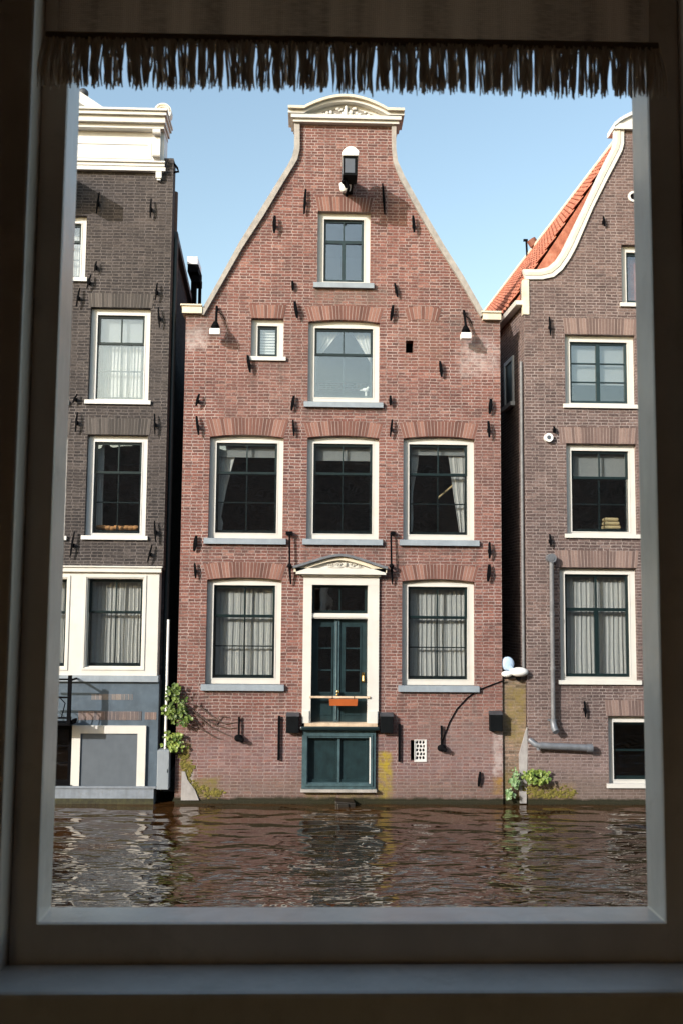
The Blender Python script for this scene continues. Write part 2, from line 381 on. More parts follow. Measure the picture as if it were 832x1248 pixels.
def curtain(par, x0, x1, z0, z1, y, style, mat='curtain', pleats=9, seed=0):
    rnd = random.Random(seed); b = MB(); nx, nz = 60, 14
    ph = [rnd.uniform(0, 6.28) for _ in range(3)]
    def sheet(fa, fb, amp=.012, pl=pleats, zt=z1, zb=z0):
        vs = []; fs = []
        for j in range(nz+1):
            v = j/nz; z = zt+(zb-zt)*v; xa, xb = fa(v), fb(v)
            for i in range(nx+1):
                u = i/nx; wv = math.sin(2*math.pi*pl*.62*u+ph[0]+2.4*math.sin(4.3*u+ph[1])+.5*math.sin(2.6*v+ph[2])) + .45*math.sin(2*math.pi*pl*1.27*u+ph[2]+1.8*math.sin(6*u+ph[0]+v))
                vs.append((xa+(xb-xa)*u+.004*math.sin(9*v+7*u), y+amp*wv*(.6+.4*v), z))
        for j in range(nz):
            for i in range(nx): a = j*(nx+1)+i; fs.append((a, a+1, a+nx+2, a+nx+1))
        b.add(vs, fs, True)
    w = x1-x0
    if style == 'full':
        sheet(lambda v: x0, lambda v: x0+w*.50); sheet(lambda v: x0+w*.51, lambda v: x1)
    if style == 'left': sheet(lambda v: x0, lambda v: x0+w*(.30*(1-v)**1.3+.04+(.05 if v > .8 else 0)), pl=5)
    if style == 'right': sheet(lambda v: x1-w*(.28-.12*v), lambda v: x1, pl=5)
    if style == 'pair':
        sheet(lambda v: x0, lambda v: x0+w*(.18-.13*v+(.02*math.sin(9*v))), pl=4)
        sheet(lambda v: x1-w*(.33-.22*v), lambda v: x1, pl=6)
    if style == 'tied':
        sheet(lambda v: x0, lambda v: x0+w*max(.02, .44-.95*v), pl=5); sheet(lambda v: x1-w*max(.03, .36-.75*v), lambda v: x1, pl=5)
    if style == 'side': sheet(lambda v: x0, lambda v: x0+w*.16, pl=3)
    return b.build('curtain', mat, par, recalc=False)
def drop(par, x0, x1, z0, z1, y, mat='net', name='blind'):
    b = MB(); b.box(x0, y, z0, x1, y+.006, z1); b.box(x0, y-.006, z0-.015, x1, y+.012, z0)
    return b.build(name, mat, par)

def window(par, R, sill='stone', layout='six', Y=D, rise=.045, cur=None, valance=0, fw=.115, recess=.10, seed=0, framemat='cream', sash='green', fb=.1):
    X0, Z0, X1, Z1 = R
    b = MB(); fx0, fx1, fz0, fz1 = X0+fw, X1-fw, Z0+fb, Z1-fw-rise*.4
    b.plate(arc_top(X0, Z0, X1, Z1, rise), [rc(fx0, fz0, fx1, fz1)], Y+recess, Y+recess+.14)
    # thin bead round the inside of the frame
    b.plate(rc(fx0-.016, fz0-.012, fx1+.016, fz1+.016), [rc(fx0+.004, fz0+.004, fx1-.004, fz1-.004)], Y+recess-.008, Y+recess+.03)
    win = b.build('window', framemat, par)
    s = MB(); o_, mt, rail = .048, .022, .05; W = fx1-fx0; H = fz1-fz0; ys = Y+recess+.05
    gx0, gx1, gz0, gz1 = fx0+o_, fx1-o_, fz0+o_*1.25, fz1-o_
    xm = (gx0+gx1)/2
    def cells(xs, zs, g):  # opening rectangles between bars
        out = []
        for i in range(len(xs)-1):
            for j in range(len(zs)-1): out.append(rc(xs[i]+g[0], zs[j]+g[0], xs[i+1]-g[0], zs[j+1]-g[0]))
        return out
    def panes(z_a, z_b, rows, y0, y1, mull=None, mw=mt):
        hs = []; hh = (z_b-z_a)/rows
        for r_ in range(rows):
            a = z_a+hh*r_+(mt/2 if r_ else 0); c = z_a+hh*(r_+1)-(mt/2 if r_ < rows-1 else 0)
            if mull: hs += [rc(gx0, a, xm-mw/2, c), rc(xm+mw/2, a, gx1, c)]
            else: hs += [rc(gx0, a, gx1, c)]
        return hs
    if layout in ('six', 'four_low', 'five'):
        zt = gz0+(gz1-gz0)*(.665 if layout != 'four_low' else .62)
        s.plate(rc(fx0, zt-rail*.1, fx1, fz1), panes(zt+rail*.8, gz1, 1, 0, 0, True), ys, ys+.03)
        s.plate(rc(fx0, fz0, fx1, zt+rail*.5), panes(gz0, zt-rail*.3, 2 if layout != 'four_low' else 1, 0, 0, True, .03 if layout == 'five' else mt), ys+.032, ys+.06)
    elif layout == 'four':
        zt = gz0+(gz1-gz0)*.62
        s.plate(rc(fx0, zt-rail*.1, fx1, fz1), panes(zt+rail*.6, gz1, 1, 0, 0, True), ys, ys+.03)
        s.plate(rc(fx0, fz0, fx1, zt+rail*.3), panes(gz0, zt-rail*.4, 1, 0, 0, True), ys+.032, ys+.06)
    elif layout == 'casement':
        s.plate(rc(fx0, fz0, fx1, fz1), panes(gz0, gz1, 3, 0, 0, True, .075), ys, ys+.05)
    elif layout == 'cross':
        zt = gz0+(gz1-gz0)*.66
        hs = panes(gz0, zt-.03, 1, 0, 0, True, .075)+panes(zt+.03, gz1, 1, 0, 0, True, .03)
        s.plate(rc(fx0, fz0, fx1, fz1), hs, ys, ys+.05)
    elif layout == 'one':
        s.plate(rc(fx0, fz0, fx1, fz1), [rc(gx0, gz0, gx1, gz1)], ys, ys+.05)
    elif layout == 'hatch':
        zt = gz0+(gz1-gz0)*.5
        s.plate(rc(fx0, fz0, fx1, fz1), [rc(gx0, gz0, gx1, zt-.015), rc(gx0, zt+.015, gx1, gz1)], ys, ys+.05)
    s.build('sash', sash, win)
    gl = MB(); gl.box(fx0+.01, ys+.026, fz0+.01, fx1-.01, ys+.031, fz1-.01); gl.build('glass', 'glass', win)
    if sill == 'stone':
        q = MB(); q.hexa([(X0-.07, Y-.075, Z0-.11), (X1+.07, Y-.075, Z0-.11), (X1+.07, Y+.0-.002, Z0-.11), (X0-.07, Y-.002, Z0-.11),
                          (X0-.07, Y-.075, Z0-.012), (X1+.07, Y-.075, Z0-.012), (X1+.07, Y-.002, Z0), (X0-.07, Y-.002, Z0)])
        q.box(X0+.001, Y-.002, Z0-.03, X1-.001, Y+recess, Z0+.0)
        q.build('sill', 'bluestone', win)
    elif sill == 'wood':
        q = MB(); q.box(X0-.05, Y-.05, Z0-.045, X1+.05, Y-.002, Z0+.03); q.build('sill', framemat, win)
    yi = Y+recess+.22
    if cur: curtain(win, fx0, fx1, fz0-.05, fz1, yi, cur, 'curtain', seed=seed)
    if valance: drop(win, fx0-.05, fx1+.05, fz1-valance*H, fz1+.05, yi-.05, 'net', 'blind')
    return win
def arch(par, x0, x1, z, h, rise, Y, mat, lean=.22, flat=False, bw=.058):
    n = max(4, int((x1-x0)/bw)); b = MB(); xm = (x0+x1)/2; w = (x1-x0)
    def bot(x): return z - (0 if flat else rise*((x-xm)/(w/2))**2)
    def P(x, t, up_):                 # up the fan
        k = (x-xm)/(w/2); return (x+k*lean*h*up_, bot(x)+h*up_*(1-.0*abs(k)))
    for i in range(n):
        a = x0+w*i/n+.0055; c = x0+w*(i+1)/n-.0055; d0 = random.uniform(-.002, .003); hh = random.uniform(.97, 1.02)
        p = [P(a, 0, 0), P(c, 0, 0), P(c, 0, hh), P(a, 0, hh)]
        b.add([(x, Y-.006-d0, zz) for x, zz in p]+[(x, Y+.04, zz) for x, zz in p], [(0, 1, 2, 3), (0, 4, 5, 1), (1, 5, 6, 2), (2, 6, 7, 3), (3, 7, 4, 0), (4, 7, 6, 5)])
    ob = b.build('brick_arch', mat, par)
    q = MB(); m_ = 16; bots = [(x0+w*i/m_, bot(x0+w*i/m_)+.004) for i in range(m_+1)]; k = lean*h*.97
    q.plate(bots+[(x1+k, bot(x1)+h*.97)]+[(x, z+h*.965) for x, z in reversed(bots)]+[(x0-k, bot(x0)+h*.97)], [], Y-.0035, Y+.01)
    q.build('arch_mortar', 'mortar_'+('dark' if 'dark' in str(mat) else 'light'), par)
    return ob
def anchor(par, px, yt, yb, Y=D, out=.085, tilt=0., w=.045):
    x, zt = U(px, yt, Y); _, zb = U(px, yb, Y); b = MB(); zm = (zt+zb)/2; dx = tilt
    n = 6; vs = []; fs = []
    for i in range(n+1):
        u = i/n; z = zt+(zb-zt)*u; ww = w*(.35+.65*math.sin(math.pi*min(1, max(.0, .12+.8*u))))*.5
        xo = x+dx*(u-.5)*2; yo = Y-out*(1-.25*abs(2*u-1))
        vs += [(xo-ww, yo-.008, z), (xo+ww, yo-.008, z), (xo+ww, yo+.012, z), (xo-ww, yo+.012, z)]
    for i in range(n):
        for k in range(4): k2 = (k+1) % 4; fs.append((i*4+k, i*4+k2, i*4+4+k2, i*4+4+k))
    fs += [(3, 2, 1, 0), (n*4, n*4+1, n*4+2, n*4+3)]
    b.add(vs, fs); b.box(x-.02, Y-out, zm-.045, x+.02, Y+.01, zm+.02)
    return b.build('wall_anchor', 'iron', par)

def body(par, xl, xr, ztop, depth, shear, side_mat, back_mat, slabs, Y=D, roof=None):
    """side walls, back wall, floors; sheared back along the street's slanted plots"""
    y0 = Y+.30; t = .25
    def sx(x, y): return x+shear*(y-Y)
    for xa, xb, nm in ((xl, xl+t, 'side_wall'), (xr-t, xr, 'side_wall')):
        b = MB(); b.hexa([(sx(xa, y0), y0, -.6), (sx(xb, y0), y0, -.6), (sx(xb, Y+depth), Y+depth, -.6), (sx(xa, Y+depth), Y+depth, -.6),
                          (sx(xa, y0), y0, ztop), (sx(xb, y0), y0, ztop), (sx(xb, Y+depth), Y+depth, ztop), (sx(xa, Y+depth), Y+depth, ztop)])
        b.build(nm, side_mat, par)
    b = MB(); b.box(sx(xl, Y+depth), Y+depth, -.6, sx(xr, Y+depth), Y+depth+.25, ztop); b.build('back_wall', back_mat, par)
    b = MB()
    yi = Y+5.
    for z in slabs:
        b.hexa([(sx(xl+t+.01, y0), y0+.002, z-.15), (sx(xr-t-.01, y0), y0+.002, z-.15), (sx(xr-t-.01, yi), yi, z-.15), (sx(xl+t+.01, yi), yi, z-.15),
                (sx(xl+t+.01, y0), y0+.002, z+.15), (sx(xr-t-.01, y0), y0+.002, z+.15), (sx(xr-t-.01, yi), yi, z+.15), (sx(xl+t+.01, yi), yi, z+.15)])
    b.box(sx(xl+t+.02, yi), yi+.002, -.5, sx(xr-t-.02, yi), yi+.1, ztop-.2)
    for z0_, z1_ in zip(slabs[:-1], slabs[1:]):       # inner partitions and plastered insides of the party walls
        for q in (xl+t+.012, xr-t-.06):
            b.hexa([(sx(q, y0), y0+.004, z0_+.152), (sx(q+.04, y0), y0+.004, z0_+.152), (sx(q+.04, yi), yi-.004, z0_+.152), (sx(q, yi), yi-.004, z0_+.152),
                    (sx(q, y0), y0+.004, z1_-.152), (sx(q+.04, y0), y0+.004, z1_-.152), (sx(q+.04, yi), yi-.004, z1_-.152), (sx(q, yi), yi-.004, z1_-.152)])
    b.build('floors', 'dark', par)

# ================================================================== CENTRE HOUSE
HC = thing('brick_house', 'red-brown brick house with a bell gable in the middle, green door over the water', 'house', (UX(415, 700), D, 0))
XL, XR = (UX(227, 383)+UX(213, 975))/2, (UX(608, 395)+UX(613, 975))/2
lo = [(244, 383), (268, 341), (292, 297), (316, 259), (340, 220.6), (350, 204.5), (356, 193), (358.7, 182), (358.7, 151)]
ro = [(482, 153), (482, 182), (484, 198), (492, 216), (516, 259), (540, 300), (564, 338), (589.5, 383)]
lop = [U(*p) for p in lo]; rop = [U(*p) for p in ro]
zsh_l, zsh_r = UZ(235, 380), UZ(600, 388)
outer = [(XL, -.6), (XR, -.6), (XR, zsh_r), (rop[-1][0]-.01, zsh_r)] + [(x-.05, z) for x, z in reversed(rop[:-1])] + [(x+.05, z) for x, z in reversed(lop[1:])] + [(lop[0][0]+.01, zsh_l), (XL, zsh_l)]
WC = {
 'attic': rect(387, 258, 451, 345), 'second': rect(375.5, 390, 462, 490), 'small': rect(306, 388, 345.5, 437),
 'f1': rect(255, 530, 345, 656), 'f2': rect(374, 531, 461.5, 657), 'f3': rect(491, 532, 578, 658),
 'g1': rect(251.5, 704, 342.5, 834), 'g3': rect(489.5, 706, 578, 835.5)}
door_o = rect(369, 700, 461, 889); base_o = rect(368, 889, 457, 961); vent_o = rect(500, 902, 518, 927); hole_o = rect(494, 415, 503.5, 430)
rises = {'attic': 0, 'small': 0}
w = MB(); holes = []
for k, R in WC.items(): holes.append(arc_top(*R, rises.get(k, .045)) if rises.get(k, 1) else rc(*R))
holes += [rc(door_o[0], door_o[1]-.001, door_o[2], door_o[3]), rc(base_o[0], base_o[1], base_o[2], door_o[1]-.03), rc(*vent_o), rc(*hole_o)]
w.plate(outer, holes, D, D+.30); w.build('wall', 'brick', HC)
b = MB(); b.box(vent_o[0], D+.2, vent_o[1], vent_o[2], D+.21, vent_o[3]); b.build('vent_back', 'iron', HC)
b = MB(); b.box(hole_o[0], D+.25, hole_o[1], hole_o[2], D+.26, hole_o[3]); b.build('recess_back', 'iron', HC)
zs = [UZ(415, 965)-.2, UZ(415, 864), UZ(415, 682), UZ(415, 510), UZ(415, 384)]
body(HC, XL+.002, XR-.002, min(zsh_l, zsh_r)-.15, 9.5, -.05, 'brick', 'brick', zs)
# roof behind the gable
a0_, a1_ = UX(345, 300), UX(497, 300); az0, az1 = UZ(415, 372), UZ(415, 250)
b = MB(); b.box(a0_, D+.302, az0-.1, a1_, D+3, az0); b.box(a0_, D+.302, az0, a0_+.1, D+3, az1); b.box(a1_-.1, D+.302, az0, a1_, D+3, az1); b.box(a0_+.1, D+2.9, az0, a1_-.1, D+3, az1); b.box(a0_, D+.302, az1, a1_, D+3, az1+.05); b.build('attic_room', 'dark', HC)
apx, apz = UX(421, 200), UZ(421, 175); sh = -.05
b = MB()
for (ex, s_) in ((XL, -1), (XR, 1)):
    ze = zsh_r-.2
    y0, y1 = D+.31, D+9.7; t = .12
    b.hexa([(ex, y0, ze-t), (apx, y0, apz-t), (apx+sh*9.5, y1, apz-t), (ex+sh*9.5, y1, ze-t), (ex, y0, ze), (apx, y0, apz), (apx+sh*9.5, y1, apz), (ex+sh*9.5, y1, ze)])
b.build('roof', 'tile', HC)
b = MB(); b.add([(XL+.1, D+9.4, zsh_r-.3), (XR-.1, D+9.4, zsh_r-.3), (apx, D+9.4, apz-.15), (XL-.4, D+9.6, zsh_r-.3), (XR-.6, D+9.6, zsh_r-.3), (apx-.45, D+9.6, apz-.15)], [(0, 1, 2), (5, 4, 3), (0, 3, 4, 1), (1, 4, 5, 2), (2, 5, 3, 0)]); b.build('rear_gable', 'brick', HC)
# coping strips
def strip(par, pts_in, pts_out, y0, y1, mat, name='gable_coping', lift=0):
    b = MB(); n = len(pts_in); vs = []
    for (a, c) in zip(pts_in, pts_out): vs += [(a[0], y0, a[1]), (c[0], y0, c[1]), (c[0], y1, c[1]), (a[0], y1, a[1])]
    fs = []
    for i in range(n-1):
        for k in range(4): k2 = (k+1) % 4; fs.append((i*4+k, i*4+k2, i*4+4+k2, i*4+4+k))
    fs += [(0, 1, 2, 3), tuple((n-1)*4+k for k in (3, 2, 1, 0))]
    b.add(vs, fs); return b.build(name, mat, par)
li = [(249, 385), (272, 345), (296, 303), (321, 265), (346, 223), (356.5, 206), (362.5, 196), (365.4, 183), (365.4, 151)]
ri = [(476.5, 153), (477, 183), (479, 200), (486.5, 219), (510.5, 263), (534.5, 304), (558.5, 342), (584.5, 387)]
strip(HC, [U(*p) for p in li], lop, D-.07, D+.34, 'coping'); strip(HC, [U(*p) for p in ri], rop, D-.07, D+.34, 'coping')
for (a, c_) in (((223, 372.5), (247, 383)), ((587, 381), (609, 391))):
    R = rect(a[0], a[1], c_[0], c_[1]); b = MB(); b.box(R[0], D-.09, R[1], R[2], D+.36, R[3]-.03); b.box(R[0]-.03, D-.12, R[3]-.03, R[2], D+.38, R[3]); b.build('shoulder_stone', 'cream_dirty', HC)
# crowning cornice with segmental pediment
cz0, cz1 = UZ(420, 153), UZ(420, 138.5); cx0, cx1 = UX(353.5, 150), UX(489, 150)
b = MB()
b.box(cx0+.06, D-.12, cz0, cx1-.06, D+.4, cz0+.06); b.box(cx0+.02, D-.17, cz0+.06, cx1-.02, D+.42, cz0+.13)
xm = (cx0+cx1)/2; zt = UZ(420, 123.5); zs_ = cz1; a0, a1 = UX(371, 139), UX(471, 139)
def prof(off, n=20):
    out = []
    for i in range(n+1):
        u = i/n; x = a0+(a1-a0)*u; s = math.sin(math.pi*u)**.9; out.append((x, zs_+(zt-zs_)*s-off))
    return out
pi_ = prof(.12); po = prof(0)
b.plate([(cx0, cz0+.13), (cx1, cz0+.13), (cx1, zs_)]+[(x, z) for x, z in reversed(po)]+[(cx0, zs_)], [], D-.05, D+.40)
b.build('gable_cornice', 'cream', HC)
def bandstrip(par, path, th, y0, y1, mat, name):
    strip(par, [(x, z-th) for x, z in path], path, y0, y1, mat, name)
full = [(cx0-.035, zs_)]+po+[(cx1+.035, zs_)]
bandstrip(HC, [(x, z+.012) for x, z in full], .05, D-.26, D+.43, 'cream_dirty', 'cornice_moulding')
bandstrip(HC, [(x, z-.04) for x, z in full], .06, D-.19, D+.41, 'cream', 'cornice_moulding')
b = MB(); tp = [(x, z-.175) for x, z in po if z-.175 > cz0+.15]
if len(tp) > 2:
    b.plate([(tp[0][0]-.05, cz0+.135), (tp[-1][0]+.05, cz0+.135)]+[p for p in reversed(tp)], [], D-.062, D-.045); b.build('tympanum', simple('tympanum_grey', (.25, .23, .2), .8), HC)
b = MB()
for i in range(26):
    u = random.uniform(-1, 1); x = xm+u*(a1-a0)*.36; zz = cz0+.15+random.uniform(0, 1)*(.16*(1-u*u)+.01)
    b.ball((x, D-.075, zz), random.uniform(.022, .045), 1, .7, random.uniform(.6, 1.3), 8)
b.tube([(xm, D-.08, cz0+.14), (xm, D-.09, cz0+.34)], .03, 8); b.tube([(xm-(a1-a0)*.36, D-.07, cz0+.16), (xm, D-.072, cz0+.17), (xm+(a1-a0)*.36, D-.07, cz0+.16)], .02, 6); b.build('carving', 'cream', HC)
# windows and arches
window(HC, WC['attic'], 'stone', 'cross', rise=0, sash='teal', fb=.05, cur=None)
window(HC, WC['second'], 'stone', 'four_low', cur='tied', seed=3)
window(HC, WC['small'], 'wood', 'one', rise=0, fb=.06)
# slatted blind behind the small window
R = WC['small']; b = MB()
for i in range(9): z = R[1]+.14+i*(R[3]-R[1]-.28)/9; b.hexa([(R[0]+.12, D+.22, z), (R[2]-.12, D+.22, z), (R[2]-.12, D+.24, z+.045), (R[0]+.12, D+.24, z+.045), (R[0]+.12, D+.222, z+.002), (R[2]-.12, D+.222, z+.002), (R[2]-.12, D+.242, z+.047), (R[0]+.12, D+.242, z+.047)])
b.build('slatted_blind', 'white', HC)
window(HC, WC['f1'], 'stone', 'six', cur='left', valance=.14, seed=5)
window(HC, WC['f2'], 'stone', 'six', valance=.17, seed=6)
window(HC, WC['f3'], 'stone', 'six', cur='pair', valance=.10, seed=7)
window(HC, WC['g1'], 'stone', 'six', cur='full', seed=8)
window(HC, WC['g3'], 'stone', 'six', cur='full', seed=9)
for k, ax0, ax1, yb, yt in (('attic', 387, 451, 256.5, 239), ('second', 376, 462, 388.5, 371), ('small', 307, 345, 386, 370), ('f1', 255, 345, 528.5, 508), ('f2', 375, 462, 529.5, 512), ('f3', 491, 578, 530.5, 512), ('g1', 252, 343, 702, 683), ('g3', 490, 578, 704, 686)):
    rs = 0 if k in ('attic', 'small') else .045
    h_ = UZ(400, yt)-UZ(400, yb)
    arch(HC, WC[k][0], WC[k][2], WC[k][3]+.004, h_, rs, D, 'arch', lean=.3 if rs else .2)
R = rect(497, 373, 533, 391); arch(HC, R[0], R[2], R[1]+.03, R[3]-R[1]-.03, .05, D, 'arch', lean=.3)
# door case
ym = D
b = MB()
dl0, dl1 = UX(369, 790), UX(379.5, 790); dr0, dr1 = UX(447.5, 790), UX(461, 790)
zdoor0, zdoor1 = UZ(415, 881), UZ(415, 754); ztr0, ztr1 = UZ(415, 747.5), UZ(415, 713); zent = UZ(415, 703); zcor = UZ(415, 695)
b.box(dl0, D-.05, zdoor0, dl1, D+.22, ztr1); b.box(dr0, D-.05, zdoor0, dr1, D+.22, ztr1)
b.box(dl0+.02, D-.075, zdoor0, dl1-.03, D-.05, zdoor0+.22); b.box(dr0+.03, D-.075, zdoor0, dr1-.02, D-.05, zdoor0+.22)
b.box(dl1, D+.0, zdoor1, dr0, D+.2, ztr0); b.box(dl1, D-.02, zdoor1+.02, dr0, D, ztr0-.02)
b.box(dl0, D-.055, ztr1, dr1, D+.22, zent+.002)
b.build('door_case', 'cream', HC)
b = MB(); pcx0, pcx1 = UX(361, 693), UX(469, 693)
b.box(dl0-.03, D-.10, zent, dr1+.03, D+.05, zent+.04); b.box(pcx0, D-.17, zent+.04, pcx1, D+.05, zcor+.03)
b.build('door_cornice', 'cream', HC)
zpk = UZ(412, 675.5); zpb = UZ(412, 690.5); p0, p1 = UX(357.5, 689), UX(471, 690)
path = []
for i in range(25):
    u = i/24; k = abs(2*u-1); s = (1-k**1.35)*(1) ; s = max(0, s); path.append((p0+(p1-p0)*u, zpb+(zpk-zpb)*(s*.55+.45*(math.sin(math.pi*u)**1.6))))
strip(HC, [(x, z-.045) for x, z in path], path, D-.23, D+.02, 'lead', 'pediment_roof')
strip(HC, [(x*.985+.015*path[12][0], z-.115) for x, z in path], [(x*.985+.015*path[12][0], z-.046) for x, z in path], D-.17, D+.02, 'cream_dirty', 'pediment_moulding')
b = MB(); tp = [(x*.97+.03*path[12][0], max(z-.12, zcor+.036)) for x, z in path]
b.plate([(tp[0][0], zcor+.031), (tp[-1][0], zcor+.031)]+[p for p in reversed(tp)], [], D-.10, D+.02); b.build('pediment', 'cream', HC)
# carved scrollwork in the pediment
cx_ = UX(420.5, 690); cz_ = zcor+.10
def spiral(cx, cz, r0_, turns, d, y, ph=0):
    return [(cx+d*r0_*(1-.75*t/14)*math.cos(ph+turns*2*math.pi*t/14), y, cz+r0_*(1-.75*t/14)*math.sin(ph+turns*2*math.pi*t/14)) for t in range(15)]
b = MB(); b.ball((cx_, D-.115, cz_), .042, 1, .6, 1.1, 10)
for d in (-1, 1):
    b.tube(spiral(cx_+d*.13, cz_-.005, .048, 1.3, d, D-.112), .013, 6)
    b.tube(spiral(cx_+d*.25, cz_-.018, .034, 1.2, -d, D-.112, 1.), .011, 6)
    b.tube([(cx_+d*.05, D-.112, cz_-.04), (cx_+d*.16, D-.115, cz_-.058), (cx_+d*.32, D-.112, cz_-.045)], [.012, .014, .006], 6)
    for q in (.085, .19, .31): b.ball((cx_+d*q, D-.112, cz_+.02-.06*q), .02, 1.3, .6, .9, 8)
b.build('pediment_carving', simple('worn_carving_paint', (.50, .47, .41), .6), HC)
# transom
b = MB(); b.plate(rc(dl1, ztr0, dr0, ztr1), [rc(dl1+.05, ztr0+.05, (dl1+dr0)/2-.015, ztr1-.05), rc((dl1+dr0)/2+.015, ztr0+.05, dr0-.05, ztr1-.05)], D+.10, D+.14); tr_ = b.build('transom_window', 'green', HC)
b = MB(); b.box(dl1+.01, D+.118, ztr0+.01, dr0-.01, D+.123, ztr1-.01); b.build('glass', 'glass', tr_)
# door: two leaves with panes
xm_ = UX(410, 810); yD = D+.12
def leaf(x0, x1, gx0, gx1, glass=True):
    H0, H1 = zdoor0+.004, zdoor1-.004
    gz = [UZ(430, 845), UZ(430, 817.5), UZ(430, 790.5), UZ(430, 763.5)]
    b = MB(); hs = [rc(gx0, gz[i]+.012, gx1, gz[i+1]-.012) for i in range(3)]
    b.plate(rc(x0, H0, x1, H1), hs, yD, yD+.045)
    b.plate(rc(gx0-.03, gz[0]-.02, gx1+.03, gz[3]+.02), [rc(gx0, gz[0]+.012, gx1, gz[3]-.012)], yD-.012, yD+.01)
    b.plate(rc(gx0-.02, H0+.12, gx1+.02, gz[0]-.12), [rc(gx0, H0+.14, gx1, gz[0]-.14)], yD-.01, yD+.005)
    d = b.build('door', 'teal', HC)
    b = MB(); b.box(gx0-.01, yD+.02, gz[0], gx1+.01, yD+.025, gz[3]); b.build('glass', 'glass', d)
    return d
d1 = leaf(dl1, xm_-.0, UX(388, 800), UX(404, 800)); d2 = leaf(xm_+.003, dr0, UX(421, 800), UX(438.5, 800))
b = MB(); b.box(xm_-.045, yD-.03, zdoor0+.01, xm_+.055, yD-.002, zdoor1-.01); b.tube([(xm_, yD-.035, zdoor0+.05), (xm_, yD-.035, zdoor1-.05)], .016, 8); b.build('door_strip', 'teal_light', HC)
hx, hz = U(442.5, 826); b = MB(); b.box(hx-.028, yD-.02, hz-.09, hx+.028, yD, hz+.09); b.tube([(hx, yD-.01, hz+.02), (hx, yD-.07, hz+.02), (hx-.0, yD-.08, hz-.06)], .018, 8); b.build('handle', 'brass', d2)
hx, hz = U(411.5, 844); b = MB(); b.ball((hx, yD-.09, hz+.01), .032, 1, .8, 1.1); b.tube([(hx, yD-.02, hz), (hx, yD-.09, hz)], .014); b.ball((hx-.01, yD-.05, hz-.05), .02); b.build('knob', 'brass', d1)
b = MB(); b.box(UX(366, 884), D-.16, UZ(415, 889), UX(461.5, 884), D+.12, UZ(415, 884.5)); b.build('door_step', 'green', HC, bevel=.02)
b = MB(); b.box(UX(371, 884), D-.10, UZ(415, 884.5), UX(459, 884), D+.12, zdoor0+.004); b.build('threshold', 'wood', HC)
# bottom hatch above the water
X0, Z0, X1, Z1 = base_o[0], base_o[1], base_o[2], UZ(415, 890)
b = MB(); b.plate(rc(X0, Z0, X1, Z1), [rc(X0+.11, Z0+.11, X1-.11, Z1-.13)], D-.05, D+.12)
b.plate(rc(X0+.05, Z0+.05, X1-.05, Z1-.06), [rc(X0+.09, Z0+.09, X1-.09, Z1-.10)], D-.07, D-.051)
hf = b.build('hatch_frame', 'teal_light', HC)
b = MB(); ax, bx_ = X0+.11, X1-.11; mx_ = (ax+bx_)/2
b.plate(rc(ax, Z0+.11, bx_, Z1-.13), [rc(ax+.04, Z0+.16, mx_-.05, Z1-.17), rc(mx_+.05, Z0+.16, bx_-.06, Z1-.17)], D+.03, D+.08); b.box(ax, D+.06, Z0+.12, bx_, D+.075, Z1-.14); b.build('hatch', 'teal', HC)
b = MB(); b.box(mx_-.02, D-.0, Z0+.11, mx_+.02, D+.03, Z1-.13); b.build('mullion', 'teal_light', hf)
b = MB(); b.box(bx_-.003, D-.06, Z0+.1, bx_+.035, D-.0505, Z1-.12); b.build('sunlit_edge', 'white', hf)  # white strip paints in the sunlit right reveal
b = MB(); b.box(X0-.02, D-.11, Z0-.05, X1+.02, D-.002, Z0-.002); b.build('hatch_sill', 'coping', HC)
# lattice vent
R = vent_o; b = MB(); x0 = UX(505, 914); hs = []; nn = 0
cw = (R[2]-x0-.02)/3; ch = (R[3]-R[1]-.02)/5
for i in range(3):
    for j in range(5):
        cx = x0+.015+cw*(i+.5)+(.25*cw if j % 2 else -.1*cw)*.6; czz = R[1]+.015+ch*(j+.5); a = []
        for k in range(6):
            t = k*math.pi/3+random.uniform(-.3, .3); q = random.uniform(.46, .54); a.append((min(R[2]-.012, max(x0+.012, cx+cw*q*math.cos(t)*.82)), czz+ch*q*math.sin(t)*.9))
        hs.append(a)
b.plate(rc(x0, R[1], R[2], R[3]), hs, D+.004, D+.02); b.plate(rc(x0-.01, R[1]-.02, R[2]+.02, R[3]+.01), [rc(x0+.004, R[1]+.004, R[2]-.004, R[3]-.004)], D-.01, D+.003); b.build('vent_grille', 'white', HC)
# wall anchors
for a in [(372, 232, 262), (335, 265, 286), (467, 225, 262), (503, 265, 285), (357, 343, 355), (361, 369, 389), (482, 346, 363), (477, 373, 392), (304, 434, 455), (536, 441, 460),
          (242, 481, 496), (242, 508, 531), (357, 483, 501), (358, 512, 532), (475, 483, 495), (476, 512, 533), (596, 487, 505), (594, 514, 534), (239, 653, 672), (239, 686, 705), (595, 661, 681), (594, 688, 709), (583, 940, 958)]:
    anchor(HC, *a, tilt=random.uniform(-.03, .03), out=random.uniform(.06, .12), w=random.uniform(.045, .075))
for px, y0_, y1_ in ((340.5, 872, 926), (486, 882, 928)):
    x, zt_ = U(px, y0_); _, zb_ = U(px, y1_); b = MB(); b.box(x-.022, D-.05, zb_, x+.022, D-.03, zt_); b.box(x-.012, D-.03, zt_-.1, x+.012, D, zt_-.06); b.box(x-.012, D-.03, zb_+.06, x+.012, D, zb_+.1); b.build('wall_anchor', 'iron', HC)
